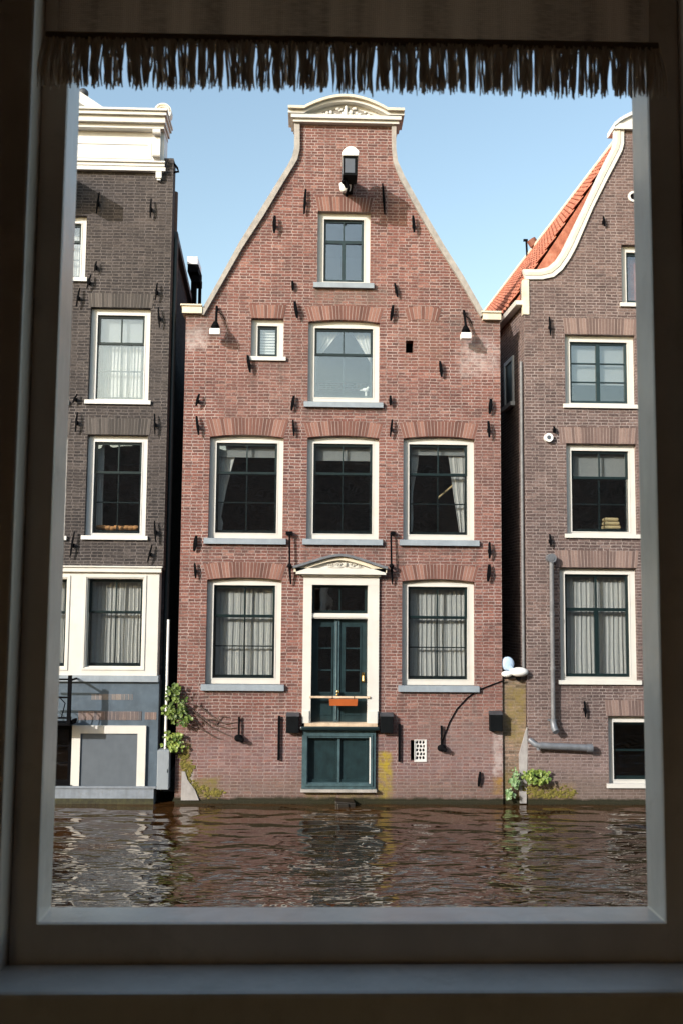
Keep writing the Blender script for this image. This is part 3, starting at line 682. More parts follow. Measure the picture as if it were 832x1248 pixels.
# rods with ball joints beside the door pediment
for px, kx in ((353, 1), (475.5, -1)):
    x, zt_ = U(px, 650); _, zm_ = U(px, 690); _, zb_ = U(px, 712); b = MB()
    b.tube([(x, D-.10, zt_), (x+.01, D-.12, zm_)], .018, 8); b.box(x-.07*(kx > 0)-.0, D-.12, zt_-.03, x+.05+.03*(kx < 0), D, zt_+.03)
    b.ball((x+.01, D-.13, zm_), .045); b.tube([(x+.01, D-.12, zm_), (x+.035, D-.05, zb_)], [.028, .014], 8); b.box(x-.02, D-.1, zm_-.02, x+.03, D, zm_+.02); b.build('iron_bracket', 'iron', HC)

# hoist lamp high on the gable
hx, hz = U(421, 222)
HT = thing('hoist_lantern', 'black box lantern with white rounded cap high under the central gable', 'lantern', (hx, D-.4, hz-.2))
y1 = D-.95; sc_ = 1
x0, zb = U(418, 213, y1); x1, zt = U(435.5, 190.5, y1)
b = MB(); b.box(x0, y1, zb, x1, D-.55, zt); b.hexa([(x0-.02, D-.55, zb+.02), (x1-.05, D-.55, zb+.02), (x1-.05, D+.02, zb+.04), (x0+.02, D+.02, zb+.04), (x0-.02, D-.55, zt-.05), (x1-.05, D-.55, zt-.05), (x1-.05, D+.02, zt-.03), (x0+.02, D+.02, zt-.03)]); b.build('housing', 'black_box', HT)
b = MB(); b.box(x0+.03, y1-.008, zb+.04, x1-.05, y1-.001, zt-.05); b.build('front_pane', 'grey_rect', HT)
b = MB(); b.box(x0-.012, y1+.02, zb+.02, x0-.001, D-.57, zt-.02); b.build('side_panel', 'lead', HT)
cx = (x0+x1)/2; cw = (x1-x0)/2; b = MB()
pts = [(cx-cw-.03, zt-.005), (cx+cw+.02, zt-.005), (cx+cw+.03, zt+.09), (cx+cw-.05, zt+.16), (cx, zt+.18), (cx-cw+.06, zt+.16), (cx-cw-.02, zt+.08)]
b.plate(pts, [], y1-.04, D-.5); b.build('cap', 'lampwhite', HT, bevel=.02)
b = MB(); b.tube([(cx-.08, y1+.2, zb), (cx-.02, y1+.25, zb-.14), (cx-.05, D-.5, zb-.2)], .03, 8); b.tube([(cx-.12, y1+.2, zb-.02), (cx-.05, y1+.3, zb-.1)], .035, 8); b.build('hook', 'iron', HT)
lx, lz = U(420.5, 229, D-.45)
b = MB(); b.tube([(lx, D-.45, lz-.08), (lx, D-.45, lz-.04), (lx, D-.45, lz+.07), (lx, D-.45, lz+.09)], [.06, .1, .115, .09], 16); b.build('lamp_bowl', 'lampwhite', HT)
b = MB(); b.tube([(lx, D-.45, lz+.1), (lx+.01, D-.45, zb+.02)], .022, 8); b.build('stem', 'iron', HT)
# two floodlights below the shoulders
def flood(px, py, label, kx):
    x, z = U(px, py, D-.25)
    t = thing('floodlight', label, 'lamp', (x, D, z-.1), 'floodlights below the gable shoulders')
    b = MB(); b.tube([(x, D-.04, z+.56), (x+.01, D-.22, z+.18)], .024, 8); b.tube([(x, D, z+.5), (x, D-.06, z+.55)], .02, 8); b.tube([(x+.02, D-.05, z+.45), (x+.10, D-.06, z+.40), (x+.16, D-.01, z+.30)], .008, 6); b.build('arm', 'iron', t)
    b = MB(); b.tube([(x, D-.22, z+.20), (x, D-.25, z+.10), (x, D-.25, z+.06)], [.04, .085, .06], 12); b.build('lamp_head', 'iron', t)
    b = MB(); b.box(x-.095, D-.34, z-.06, x+.095, D-.17, z+.055); b.build('reflector', 'lampwhite', t, bevel=.01)
flood(262.5, 405, 'small floodlight with white reflector below the left gable shoulder', -1)
flood(567, 410, 'small floodlight with white reflector below the right gable shoulder', 1)
# three black wall boxes
for px, py, lb in ((356.5, 882, 'black wall box left of the green front door'), (471, 882, 'black wall box just right of the door step'), (604, 880, 'black wall box at the right corner of the brick house')):
    x, z = U(px, py, D-.12); t = thing('wall_box', lb, 'wall box', (x, D, z-.17), 'black boxes on the brick wall')
    b = MB(); b.box(x-.115, D-.14, z-.165, x+.115, D-.004, z+.13); b.build('housing', 'black_box', t, bevel=.01)
    b = MB(); b.hexa([(x-.12, D-.145, z+.131), (x+.12, D-.145, z+.131), (x+.12, D-.002, z+.131), (x-.12, D-.002, z+.131), (x-.12, D-.145, z+.145), (x+.12, D-.145, z+.145), (x+.12, D-.002, z+.19), (x-.12, D-.002, z+.19)]); b.build('lid', 'slate', t)
# mooring hooks
for px, y0_, y1_, lb in ((292, 873, 903, 'black iron mooring hook left of the door near the vine'), (537, 884, 915, 'black iron mooring hook at the end of the cable')):
    x, zt_ = U(px, y0_); _, zb_ = U(px, y1_); b = MB(); b.tube([(x, D-.05, zt_), (x, D-.06, zb_+.12)], .02, 8); b.ball((x, D-.08, zb_+.06), .075, 1.1, .8, .9); b.box(x-.012, D-.06, zt_-.08, x+.012, D+.01, zt_-.05); b.tube([(x, D-.1, zb_+.06), (x+.08, D-.13, zb_+.02)], .04, 8); b.build('mooring_hook', 'iron', None, lb, 'hook', 'mooring hooks on the brick wall')
# cable
P = [(537, 908), (541, 896), (547, 880), (556, 864), (569, 850), (582, 841), (600, 834), (614, 829)]
b = MB(); b.tube([(U(*p)[0], D-.014, U(*p)[1]) for p in P], .0105, 8); b.build('cable', 'iron', None, 'thin black cable curving up the brick wall to the white lamp', 'cable')
# bar with orange tray across the door
b = MB(); b.box(UX(377, 849), D-.085, UZ(413, 850.3), UX(450, 849), D-.055, UZ(413, 848)); bar = None
BT = thing('door_bar', 'pale wooden bar with an orange tray hung across the green front door', 'bar', (UX(413, 849), D-.07, UZ(413, 861)))
b.build('rod', 'wood', BT)
R = rect(401, 852, 435.5, 860, D-.12); b = MB(); b.hexa([(R[0]+.01, D-.15, R[1]), (R[2]-.01, D-.15, R[1]), (R[2]-.01, D-.06, R[1]), (R[0]+.01, D-.06, R[1]), (R[0], D-.17, R[3]), (R[2], D-.17, R[3]), (R[2], D-.05, R[3]), (R[0], D-.05, R[3])]); b.build('tray', 'orange', BT)
b = MB()
for q in (R[0]+.06, R[2]-.06): b.tube([(q, D-.086, UZ(413, 848)), (q, D-.10, R[3]-.002)], .006, 6)
b.build('hanger', 'iron', BT)
# dark stump at the water
x0, zb = U(408, 990); x1, zt = U(432, 972)
b = MB(); b.hexa([(x0, D-.22, -.5), (x1, D-.25, -.5), (x1, D-.002, -.5), (x0, D-.002, -.5), (x0, D-.22, zt-.03), (x1, D-.25, zt-.05), (x1-.03, D-.002, zt-.02), (x0, D-.002, zt)]); b.box(x0+.04, D-.28, -.3, x1-.12, D-.222, zt-.06)
b.build('mooring_block', 'wet', None, 'dark wet wooden block at the waterline below the green hatch', 'block', bevel=.01)
# figurine in the second floor window
x, z = U(445, 475, D+.26)
b = MB(); b.ball((x, D+.27, z), .05, 1.3, .6, .75); b.ball((x+.05, D+.27, z+.04), .026); b.tube([(x, D+.27, z-.03), (x, D+.27, z-.13)], .008, 6); b.tube([(x+.02, D+.27, z-.03), (x+.02, D+.27, z-.13)], .008, 6); b.ball((x-.07, D+.27, z-.01), .03, 1.4, .4, .4); b.build('bird_figurine', 'lampwhite', None, 'small white bird figurine inside the window above the first floor', 'figurine')
x, z = U(543, 601, D+.6); b = MB(); b.tube([(U(533, 607, D+.6)[0], D+.6, U(533, 607, D+.6)[1]), (U(551, 592, D+.7)[0], D+.7, U(551, 592, D+.7)[1])], .02, 8); b.build('yellow_stick', 'ochre', None, 'yellow stick slanting behind the right first floor window curtain', 'stick')

# ================================================================== LEFT HOUSE
HL = thing('dark_brick_house', 'dark grey brick house on the left with white cornice and blue-grey base', 'house', (UX(60, 700), D, 0))
LX1 = (UX(209, 240)+UX(194, 970))/2; LX0 = UX(-90, 600)
zc0, zc1 = UZ(150, 210), UZ(150, 144)
zwf1, zwf0 = UZ(135, 694), UZ(135, 823)
WL = {'b1': rect(109, 375, 182.5, 490), 'c1': rect(105, 530, 179, 655), 'a0': rect(31, 262, 105, 340), 'b0': rect(10, 375, 83.5, 490), 'c0': rect(7, 530, 80.8, 655)}
gl1, gl0 = rect(106, 705, 174, 813), rect(13, 705, 81, 813); bl = rect(10, 884, 87, 958)
pan = rect(88, 884, 178, 961)
holes = [rc(*R) for R in WL.values()]+[rc(*bl)]
gh = lambda R: rc(R[0]-.02, R[1]-.02, R[2]+.02, R[3]+.02)
outer = [(LX0, zwf1+.0), (LX1, zwf1), (LX1, zc0+.3), (LX0, zc0+.3)]
b = MB(); b.plate(outer, [h for h in holes[:-1]], D, D+.3); b.build('wall', 'brick_dark', HL)
LXw = UX(193.5, 760)
b = MB(); b.plate([(LX0, zwf0), (LX1-.06, zwf0), (LX1-.06, zwf1), (LX0, zwf1)], [rc(*gl1), rc(*gl0)], D-.04, D+.26); b.build('timber_front', 'cream', HL)
b = MB(); b.box(LX0, D-.10, zwf1-.05, LX1-.02, D+.0, zwf1+.035); b.box(LX0, D-.13, zwf1+.035, LX1+.0, D-.002, zwf1+.06); b.build('front_cornice', 'cream', HL)
# raised border round the window of the timber front
b = MB()
for R in (gl1, gl0): b.plate(rc(R[0]-.06, R[1]-.05, R[2]+.06, R[3]+.06), [gh(R)], D-.055, D-.04)
b.build('front_beading', 'cream', HL)
for R, sd in ((gl1, 11), (gl0, 12)):
    w_ = window(HL, R, None, 'four', Y=D-.04, rise=0, cur='full', fw=.012, fb=.012, recess=.07, seed=sd, framemat='cream')
zbs = UZ(135, 958)
b = MB(); b.box(LX0, D-.07, zwf0-.11, LX1-.03, D+.2, zwf0); b.build('plinth_band', 'bluestone', HL)
b = MB(); b.plate([(LX0, zbs), (LX1-.02, zbs), (LX1-.02, zwf0-.11), (LX0, zwf0-.11)], [rc(*bl)], D, D+.3); b.build('painted_base', 'blue_paint', HL)
b = MB(); b.box(LX0, D-.06, -.6, LX1-.06, D+.3, zbs); b.box(LX0, D-.08, zbs-.03, LX1-.02, D-.06, zbs+.01); b.build('waterside_kerb', 'concrete', HL)
b = MB(); b.box(LX0, D-.064, -.05, LX1-.061, D-.0601, .10); b.build('algae_line', simple('algae', (.035, .033, .012), .8, var=.5, scale=12), HL)
# white framed panel
P_ = pan; b = MB(); b.plate([(P_[0], P_[1]), (P_[0]+.15, P_[1]), (P_[0]+.15, P_[3]-.14), (P_[2]-.15, P_[3]-.14), (P_[2]-.15, P_[1]), (P_[2], P_[1]), (P_[2], P_[3]), (P_[0], P_[3])], [], D-.05, D+.02); b.build('panel_frame', 'cream', HL)
b = MB(); b.box(P_[0]+.15, D-.02, P_[1]+.01, P_[2]-.15, D+.01, P_[3]-.14); b.build('blind_panel', 'blue_panel', HL)
window(HL, bl, 'wood', 'casement', rise=0, fw=.03, fb=.03, recess=.05, framemat='iron', sash='iron')
# brick showing through the paint
for (a, c_) in (((96, 867), (173, 877.5)), ((177, 868), (191, 877))):
    R = rect(a[0], a[1], c_[0], c_[1]); arch(HL, R[0], R[2], R[1], R[3]-R[1], 0, D, island_brick('worn_soldier_brick', [(0., (.10, .09, .095)), (1., (.20, .14, .12))]), lean=0, flat=True, bw=.066)
R = rect(112, 846, 162, 853); arch(HL, R[0], R[2], R[1], R[3]-R[1], 0, D+.002, island_brick('painted_soldier_brick', [(0., (.10, .12, .14)), (1., (.22, .19, .17))]), lean=0, flat=True, bw=.07)
window(HL, WL['b1'], 'wood', 'six', rise=0, cur='full', valance=.32, seed=21, fb=.07, framemat='white')
window(HL, WL['c1'], 'wood', 'six', rise=0, cur='side', seed=22, fb=.08, framemat='white')
window(HL, WL['a0'], 'wood', 'six', rise=0, cur='full', seed=23, fb=.07, framemat='white')
window(HL, WL['b0'], 'wood', 'six', rise=0, cur='full', seed=24, fb=.07, framemat='white')
window(HL, WL['c0'], 'wood', 'six', rise=0, cur='full', seed=25, fb=.07, framemat='white')
for k, yb, yt in (('b1', 374, 357), ('c1', 529, 509), ('b0', 374, 357), ('c0', 529, 509)):
    arch(HL, WL[k][0]-.03, WL[k][2]+.03, WL[k][3]+.005, UZ(150, yt)-UZ(150, yb), 0, D, 'arch_dark', lean=.1, flat=True)
for a in [(185, 244, 267), (121, 236, 262), (118, 320, 332), (110, 336, 353), (97, 352, 375), (192, 346, 367), (195, 376, 400), (93, 481, 492), (95, 503, 527), (190, 505, 530), (190.5, 635, 661), (90, 648, 680), (184, 664, 686)]:
    anchor(HL, *a, tilt=random.uniform(-.045, .02), out=.09, w=.035)
# hoist beam (its long shadow falls across the bricks)
hx0, hz0 = U(66, 236); hx1, hz1 = U(84, 214)
b = MB(); b.box(hx0, D-1.0, hz0+.08, hx1, D+.02, hz1); b.hexa([(hx0+.06, D-.6, hz0+.0), (hx1-.06, D-.6, hz0+.0), (hx1-.06, D, hz0-.45), (hx0+.06, D, hz0-.45), (hx0+.06, D-.7, hz0+.079), (hx1-.06, D-.7, hz0+.079), (hx1-.06, D, hz0+.079), (hx0+.06, D, hz0+.079)]); b.build('hoist_beam', 'black_box', HL)
# entablature
CX1 = UX(205, 175)
b = MB(); b.box(LX0, D-.06, zc0, CX1-.06, D+.34, zc1-.25); b.box(LX0, D-.10, zc0, CX1-.02, D-.06, zc0+.07); b.box(LX0, D-.085, zc0+.10, CX1-.04, D-.06, zc0+.16)
b.box(LX0, D-.12, zc0+.16, CX1-.03, D-.06, zc0+.19)
b.plate(rc(LX0+.1, zc0+.24, CX1-.30, zc0+.56), [rc(LX0+.16, zc0+.28, CX1-.36, zc0+.52)], D-.072, D-.06)
b.build('frieze', 'white', HL)
b = MB(); q = UZ(150, 165)
b.box(LX0, D-.22, zc1-.30, CX1-.05, D+.34, zc1-.22); b.box(LX0, D-.30, zc1-.22, CX1-.02, D+.36, zc1-.10); b.box(LX0, D-.36, zc1-.10, CX1+.01, D+.38, zc1-.03); b.box(LX0, D-.40, zc1-.03, CX1+.03, D+.40, zc1+.01)
b.build('cornice', 'cream', HL)
x0, x1 = UX(189, 180), UX(197, 180)
b = MB(); b.plate([(x0, zc0+.22), (x1, zc0+.22), (x1, zc1-.30), (x0, zc1-.30)], [], D-.14, D-.06); b.tube([(x0-.01, D-.16, zc0+.28), (x1+.01, D-.16, zc0+.28)], .05, 10); b.tube([(x0-.01, D-.19, zc1-.36), (x1+.01, D-.19, zc1-.36)], .06, 10); b.build('scroll_bracket', 'white', HL)
x0, x1 = UX(191, 214), UX(198, 214); b = MB(); b.box(x0, D-.09, zc0-.13, x1, D, zc0); b.box(x0+.02, D-.07, zc0-.17, x1-.02, D, zc0-.13); b.build('corner_block', 'white', HL)
# carved disc on the cornice end and raking pediment behind
cx, cz_ = U(199.5, 138.5); b = MB(); b.disc((cx, cz_), .165, D-.1, D+.1, 28); b.build('carved_disc', 'cream', HL)
b = MB()
for rr in (.13, .085, .04):
    b.tube([(cx+rr*math.cos(t*math.pi/10), D-.105, cz_+rr*math.sin(t*math.pi/10)) for t in range(0, 17)], .014, 6)
b.build('disc_carving', 'cream_dirty', HL)
pa = U(100, 117, D); pb_ = U(140, 144, D); L0 = UX(20, 117)
b = MB(); b.plate([(LX0+.6, zc1+.012), (pb_[0]-.15, zc1+.012), (pa[0], pa[1]-.2), (L0, pa[1]+.4)], [], D+.02, D+.3); b.build('attic_gable', 'cabinet', HL)
strip(HL, [(pb_[0]-.02, pb_[1]-.14), (pa[0], pa[1]-.20), (L0, pa[1]+.50)], [(pb_[0], pb_[1]+.02), (pa[0], pa[1]+.02), (L0, pa[1]+.75)], D-.12, D+.34, 'cream', 'raking_cornice')
cx, cz_ = U(102, 114, D); b = MB(); b.ball((cx, D, cz_), .1); b.box(cx-.03, D-.03, cz_-.2, cx+.03, D+.03, cz_); b.build('finial', 'slate', HL)
# side and roof
zr = UZ(215, 283)
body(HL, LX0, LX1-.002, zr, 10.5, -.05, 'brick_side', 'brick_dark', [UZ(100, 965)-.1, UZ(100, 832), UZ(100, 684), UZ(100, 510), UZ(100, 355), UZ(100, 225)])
b = MB(); b.hexa([(LX0, D+.3, zr), (LX1+.07, D+.3, zr), (LX1+.07-.51, D+10.5, zr), (LX0-.51, D+10.5, zr), (LX0, D+.3, zr+.13), (LX1+.07, D+.3, zr+.13), (LX1+.07-.51, D+10.5, zr+.13), (LX0-.51, D+10.5, zr+.13)]); b.build('roof_edge', 'slate', HL)
b = MB(); b.box(LX0, D+.301, zr+.131, LX1-.3, D+.6, zc0+.25); b.build('parapet_back', 'brick_dark', HL)
x, zt = U(213.5, 236, D+.5); b = MB(); b.tube([(x, D+.45, zt), (x, D+.45, zr-.3)], .07, 12); b.build('chimney_pipe', simple('rusty_brown_pipe', (.10, .06, .045), .7), HL)
xq = LX1+.03; b = MB(); b.tube([(xq, D+.35, zr+.1), (xq, D+.35, .5)], .05, 12); b.build('drainpipe', simple('dark_teal_pipe', (.015, .03, .035), .4), HL)
x, zt = U(206, 755, D+.1); xb, zb = U(200.5, 925, D+.1); b = MB(); b.tube([(xb+.02, D+.06, zt), (xb+.02, D+.06, zb)], .024, 10); b.build('white_downpipe', 'lampwhite', HL)
x, z = U(207, 200); b = MB(); b.tube([(x, D+.1, z+.15), (x+.14, D+.05, z-.05), (x+.17, D+.05, z-.12), (x+.02, D+.05, z-.15)], .022, 8); b.build('iron_hook', 'iron', HL)
# gutter hood on the side wall
yy = D+4.5; x0, zt = U(230.5, 318, yy); x1, zb = U(242.5, 336, yy)
GH = MB(); GH.box(x0, yy-.3, (zt+zb)/2, x1, yy+.5, zt); GH.build('gutter_head', 'lampwhite', HL)
b = MB(); b.box(x0+.01, yy-.28, zb, x1+.02, yy+.5, (zt+zb)/2-.002); x2, z2 = U(245, 347, yy); b.box(x1-.15, yy-.2, z2, x2, yy+.3, z2+.16); x3, z3 = U(233, 375, yy); b.box(x3, yy-.1, z3-.5, x3+.12, yy+.1, zb); b.tube([(x3+.2, yy, z3-.4), (x3+.2, yy, zb)], .04, 8); b.build('gutter_bracket', 'iron', HL)
# balcony rail near the left edge
xr0 = UX(30, 850, D-.5); xr1 = UX(85, 850, D-.5)
R_ = thing('iron_railing', 'black iron balcony railing at the left edge above the basement window', 'railing', (xr0, D-.5, UZ(85, 880)))
b = MB()
for py in (828, 850, 875): z = UZ(85, py, D-.5); b.box(xr0, D-.515, z-.015, xr1, D-.485, z+.015)
z = UZ(85, 850, D-.5)
for k in range(6): q = xr0+(xr1-xr0)*k/6; b.tube([(q, D-.5, UZ(85, 875, D-.5)), (q+.06, D-.5, z-.1), (q-.04, D-.5, z)], .01, 6)
b.build('rails', 'iron', R_)
b = MB(); z0, z1 = UZ(85, 882, D-.5), UZ(85, 823, D-.5); b.box(xr1-.03, D-.53, z0, xr1+.03, D-.47, z1); b.box(xr1+.01, D-.47, z0, xr1+.05, D-.08, z0+.05); b.box(xr1+.0, D-.47, z1-.10, xr1+.03, D-.08, z1-.07); b.build('post', 'iron', R_)
b = MB(); b.box(xr0, D-.52, z0-.03, xr1+.04, D-.0701, z0); b.build('platform', 'iron', R_)
# meter cabinet
R = rect(192, 914, 206.5, 962, D-.12); b = MB()
CB = thing('meter_cabinet', 'light grey utility cabinet at the foot of the gap between the houses', 'cabinet', ((R[0]+R[2])/2, D-.05, R[1]))
b.box(R[0], D-.16, R[1], R[2], D+.1, R[3]); b.build('housing', 'cabinet', CB, bevel=.01)
b = MB(); b.box(R[2]-.03, D-.168, R[1]+.3, R[2]-.02, D-.161, R[1]+.36); b.build('lock', 'iron', CB)
x, z = U(144, 641, D+.32); b = MB()
for i in range(9): b.ball((x-.35+i*.085, D+.33, z-.04+random.uniform(-.01, .01)), .07, 1.2, 1, .7)
b.build('orange_cloth', simple('apricot_cloth', (.62, .30, .12), .9), None, 'crumpled apricot cloth on the sill inside the dark house window', 'cloth')

# ================================================================== RIGHT HOUSE
HR = thing('gabled_brick_house', 'purple-brown brick house on the right with white gable edge and orange roof', 'house', (UX(800, 700), D, 0))
RX0 = (UX(637, 345)+UX(643, 965))/2; axis = UX(800, 250)
def mir(p): return (2*axis-p[0], p[1])
rin = [(640, 341), (660, 341), (674, 338), (684.5, 329), (694, 315), (701, 302), (722, 253), (740, 217), (750, 198), (757, 184), (759, 176), (759, 156)]
rou = [(636, 329), (655, 329), (666, 326.5), (675, 319), (683, 307), (689, 295), (710, 252), (728, 213), (738, 193), (745, 180), (747, 172), (747, 156)]
pin = [U(*p) for p in rin]; pou = [U(*p) for p in rou]
RX1 = 2*axis-RX0
WR = {'b': rect(688, 408, 773.5, 495), 'c': rect(690, 541, 775.5, 653), 'd': rect(682, 692, 776, 831), 'a': rect(757, 299, 843, 372), 'e': rect(741, 873, 835, 957)}
for k in 'bcd':
    R = WR[k]; WR[k+'2'] = (2*axis-R[2], R[1], 2*axis-R[0], R[3])
left_side = [(RX0, -.6)]
outer = [(RX0, -.6), (RX1, -.6), (RX1, pin[0][1])]+[mir(p) for p in [(x-.03, z) for x, z in pin[1:]]]+[(x-.03, z) for x, z in reversed(pin[1:])]+[(RX0, pin[0][1])]
ocx, ocz = U(771, 240)
oc = [(ocx+.07*math.cos(t*math.pi/8), ocz+.07*math.sin(t*math.pi/8)) for t in range(16)]
b = MB(); b.plate(outer, [rc(*R) for R in WR.values()]+[oc], D, D+.3); b.build('wall', 'brick_right', HR)
b = MB(); b.plate([(ocx+.11*math.cos(t*math.pi/8), ocz+.11*math.sin(t*math.pi/8)) for t in range(16)], [[(ocx+.065*math.cos(t*math.pi/8), ocz+.065*math.sin(t*math.pi/8)) for t in range(16)]], D-.03, D+.02); b.build('oculus_ring', 'white', HR)
for mirror in (0, 1):
    f = mir if mirror else (lambda p: p)
    strip(HR, [f(p) for p in pin], [f(p) for p in pou], D-.04, D+.06, 'cream', 'gable_coping')
    mid1 = [(a[0]*.6+c[0]*.4, a[1]*.6+c[1]*.4) for a, c in zip(pin, pou)]; mid2 = [(a[0]*.3+c[0]*.7, a[1]*.3+c[1]*.7) for a, c in zip(pin, pou)]
    strip(HR, [f(p) for p in mid1], [f(p) for p in mid2], D-.052, D-.0405, 'cream_dirty', 'coping_moulding')
# top cap
n_ = 16; zt0 = UZ(755, 156); w0 = pou[-1][0]-.01; w1 = 2*axis-w0
cp = [(w0+(w1-w0)*i/n_, zt0+.06+.34*math.sin(math.pi*i/n_)**.8) for i in range(n_+1)]
b = MB(); b.plate([(w0, zt0-.03), (w1, zt0-.03)]+list(reversed(cp)), [], D-.06, D+.38); b.build('gable_cap', 'cream', HR)
strip(HR, [(x, z-.07) for x, z in cp], cp, D-.11, D+.3, 'white', 'cap_moulding')
b = MB(); b.box(w0-.01, D-.09, zt0-.06, w1+.01, D+.3, zt0+.05); b.build('cap_moulding', 'white', HR)
window(HR, WR['a'], 'wood', 'one', rise=0, sash='teal', fb=.07, seed=31)
window(HR, WR['b'], 'wood', 'casement', rise=0, sash='teal', fb=.07, valance=.66, seed=32)
window(HR, WR['c'], 'wood', 'five', rise=0, fb=.08, valance=.3, seed=33)
window(HR, WR['d'], 'wood', 'cross', rise=0, fb=.08, cur='full', seed=34)
window(HR, WR['e'], 'wood', 'hatch', rise=0, fb=.08, seed=35)
window(HR, WR['b2'], 'wood', 'casement', rise=0, sash='teal', fb=.07, valance=.5, seed=36)
window(HR, WR['c2'], 'wood', 'five', rise=0, fb=.08, valance=.2, seed=37)
window(HR, WR['d2'], 'wood', 'cross', rise=0, fb=.08, cur='full', seed=38)
for k, yt, ex in (('b', 388, .0), ('c', 521, .12), ('d', 671, .06), ('e', 853, .03), ('b2', 388, 0), ('c2', 521, 0), ('d2', 671, 0)):
    R = WR[k]; arch(HR, R[0]-ex, R[2]+.02, R[3]+.006, UZ(730, yt)-R[3]-.006, 0, D, 'arch_right', lean=.1, flat=True)
for a in [(734, 265, 277), (668.5, 387, 410), (674, 520, 528), (669, 651, 667), (711, 854, 874)]:
    anchor(HR, *a, tilt=.01, out=.08, w=.04)
# body + roof with pantiles
zsh = UZ(636, 368)
sl = -.05; dep = 15.
body(HR, RX0+.002, RX1-.002, zsh, dep, sl, 'brick_right', 'brick_right', [UZ(730, 965)-.1, UZ(730, 845), UZ(730, 675), UZ(730, 512), UZ(730, 380)])
zrd = UZ(800, 118); zev = zsh+.02
for s_ in (-1, 1):
    ex = (RX0-.12) if s_ < 0 else (RX1+.12); L = math.hypot(axis-ex, zrd-zev)
    tw, tl = .21, .33; ny = int((dep-.3)/tw)*5; nt_ = int(L/tl)
    nrm = Vector((-(zrd-zev), 0, (axis-ex))).normalized() if s_ < 0 else Vector(((zrd-zev), 0, -(axis-ex))).normalized()
    if nrm.z < 0: nrm = -nrm
    vs = []; fs = []; rows = []
    for j in range(nt_):
        for e, hgt in ((j/nt_, .035), ((j+1)/nt_, .0)): rows.append((e, hgt))
    rows = [(0, .0)]+rows
    for e, hgt in rows:
        for i in range(ny+1):
            y = D+.32+(dep-.3)*i/ny; wv = .022*math.sin(2*math.pi*(i/5.)+.4)+.01*math.sin(4*math.pi*i/5.)
            p = Vector((ex+(axis-ex)*e+sl*(y-D), y, zev+(zrd-zev)*e))+nrm*(hgt+wv+.05)
            vs.append(p)
    for j in range(len(rows)-1):
        for i in range(ny): a = j*(ny+1)+i; fs.append((a, a+1, a+ny+2, a+ny+1))
    b = MB(); b.add(vs, fs); b.build('tiled_roof', 'tile', HR, recalc=False)
b = MB(); yb_ = D+.3; ye = D+dep
b.add([(RX0-.1, yb_, zev+.075), (axis, yb_, zrd+.095), (RX1+.1, yb_, zev+.075), (RX0-.1+sl*dep, ye, zev-.02), (axis+sl*dep, ye, zrd), (RX1+.1+sl*dep, ye, zev-.02)], [(0, 1, 2), (5, 4, 3), (0, 3, 4, 1), (1, 4, 5, 2), (2, 5, 3, 0)]); b.build('roof_core', 'tile', HR)
b = MB(); b.tube([(axis+sl*.3, D+.4, zrd+.07), (axis+sl*dep, D+dep, zrd+.07)], .1, 10); b.build('roof_ridge', 'cream_dirty', HR)
b = MB(); b.hexa([(RX0-.14, D+.0, zsh-.05), (RX0-.01, D+.0, zsh-.05), (RX0-.01+sl*dep, D+dep, zsh-.05), (RX0-.14+sl*dep, D+dep, zsh-.05), (RX0-.16, D+.0, zsh+.03), (RX0-.01, D+.0, zsh+.03), (RX0-.01+sl*dep, D+dep, zsh+.03), (RX0-.16+sl*dep, D+dep, zsh+.03)]); b.build('gutter', 'cream', HR)
b = MB(); x0 = RX0; b.box(x0-.02, D-.03, UZ(640, 368)-.25, x0+.10, D+.1, UZ(640, 341)); b.build('corner_stone', 'cream_dirty', HR)
b = MB(); bx0, bx1, bz0, bz1 = WR['a'][0]-.3, WR['a'][2]+.3, WR['a'][1]-.3, WR['a'][3]+.3
b.box(bx0, D+.302, bz0-.1, bx1, D+2.5, bz0); b.box(bx0, D+.302, bz1, bx1, D+2.5, bz1+.1); b.box(bx0, D+.302, bz0, bx0+.1, D+2.5, bz1); b.box(bx1-.1, D+.302, bz0, bx1, D+2.5, bz1); b.box(bx0+.1, D+2.4, bz0, bx1-.1, D+2.5, bz1); b.build('attic_room', 'dark', HR)
# dormer cheek and ridge pot on the far end of the roof
def roofpt(py_frac, yy):  # point on the left slope
    ex = RX0-.12; return Vector((ex+(axis-ex)*py_frac+sl*(yy-D), yy, zev+(zrd-zev)*py_frac))
b = MB(); p0_ = roofpt(.62, D+13.0); p1_ = roofpt(.95, D+13.0)
b.add([tuple(p0_+Vector((0, 0, .06))), tuple(p1_+Vector((0, 0, .06))), tuple(p0_+Vector((.9, 0, 0))), tuple(p0_+Vector((0, 1.2, .06))), tuple(p1_+Vector((0, 1.2, .06))), tuple(p0_+Vector((.9, 1.2, 0)))], [(0, 2, 1), (3, 4, 5), (0, 1, 4, 3), (1, 2, 5, 4), (2, 0, 3, 5)])
p = roofpt(1, D+8.3); b = MB(); b.tube([(p.x-.05, p.y, p.z+.1), (p.x-.15, p.y, p.z+.26)], .13, 10); b.build('ridge_pot', simple('brown_pot', (.22, .08, .05), .7), HR)
p = roofpt(1, D+8.9); b = MB(); b.tube([(p.x-.1, p.y, p.z+.0), (p.x-.12, p.y, p.z+.5)], .03, 8); b.box(p.x-.2, p.y-.03, p.z+.44, p.x-.08, p.y+.03, p.z+.5); b.build('vent_pipe', 'iron', HR)
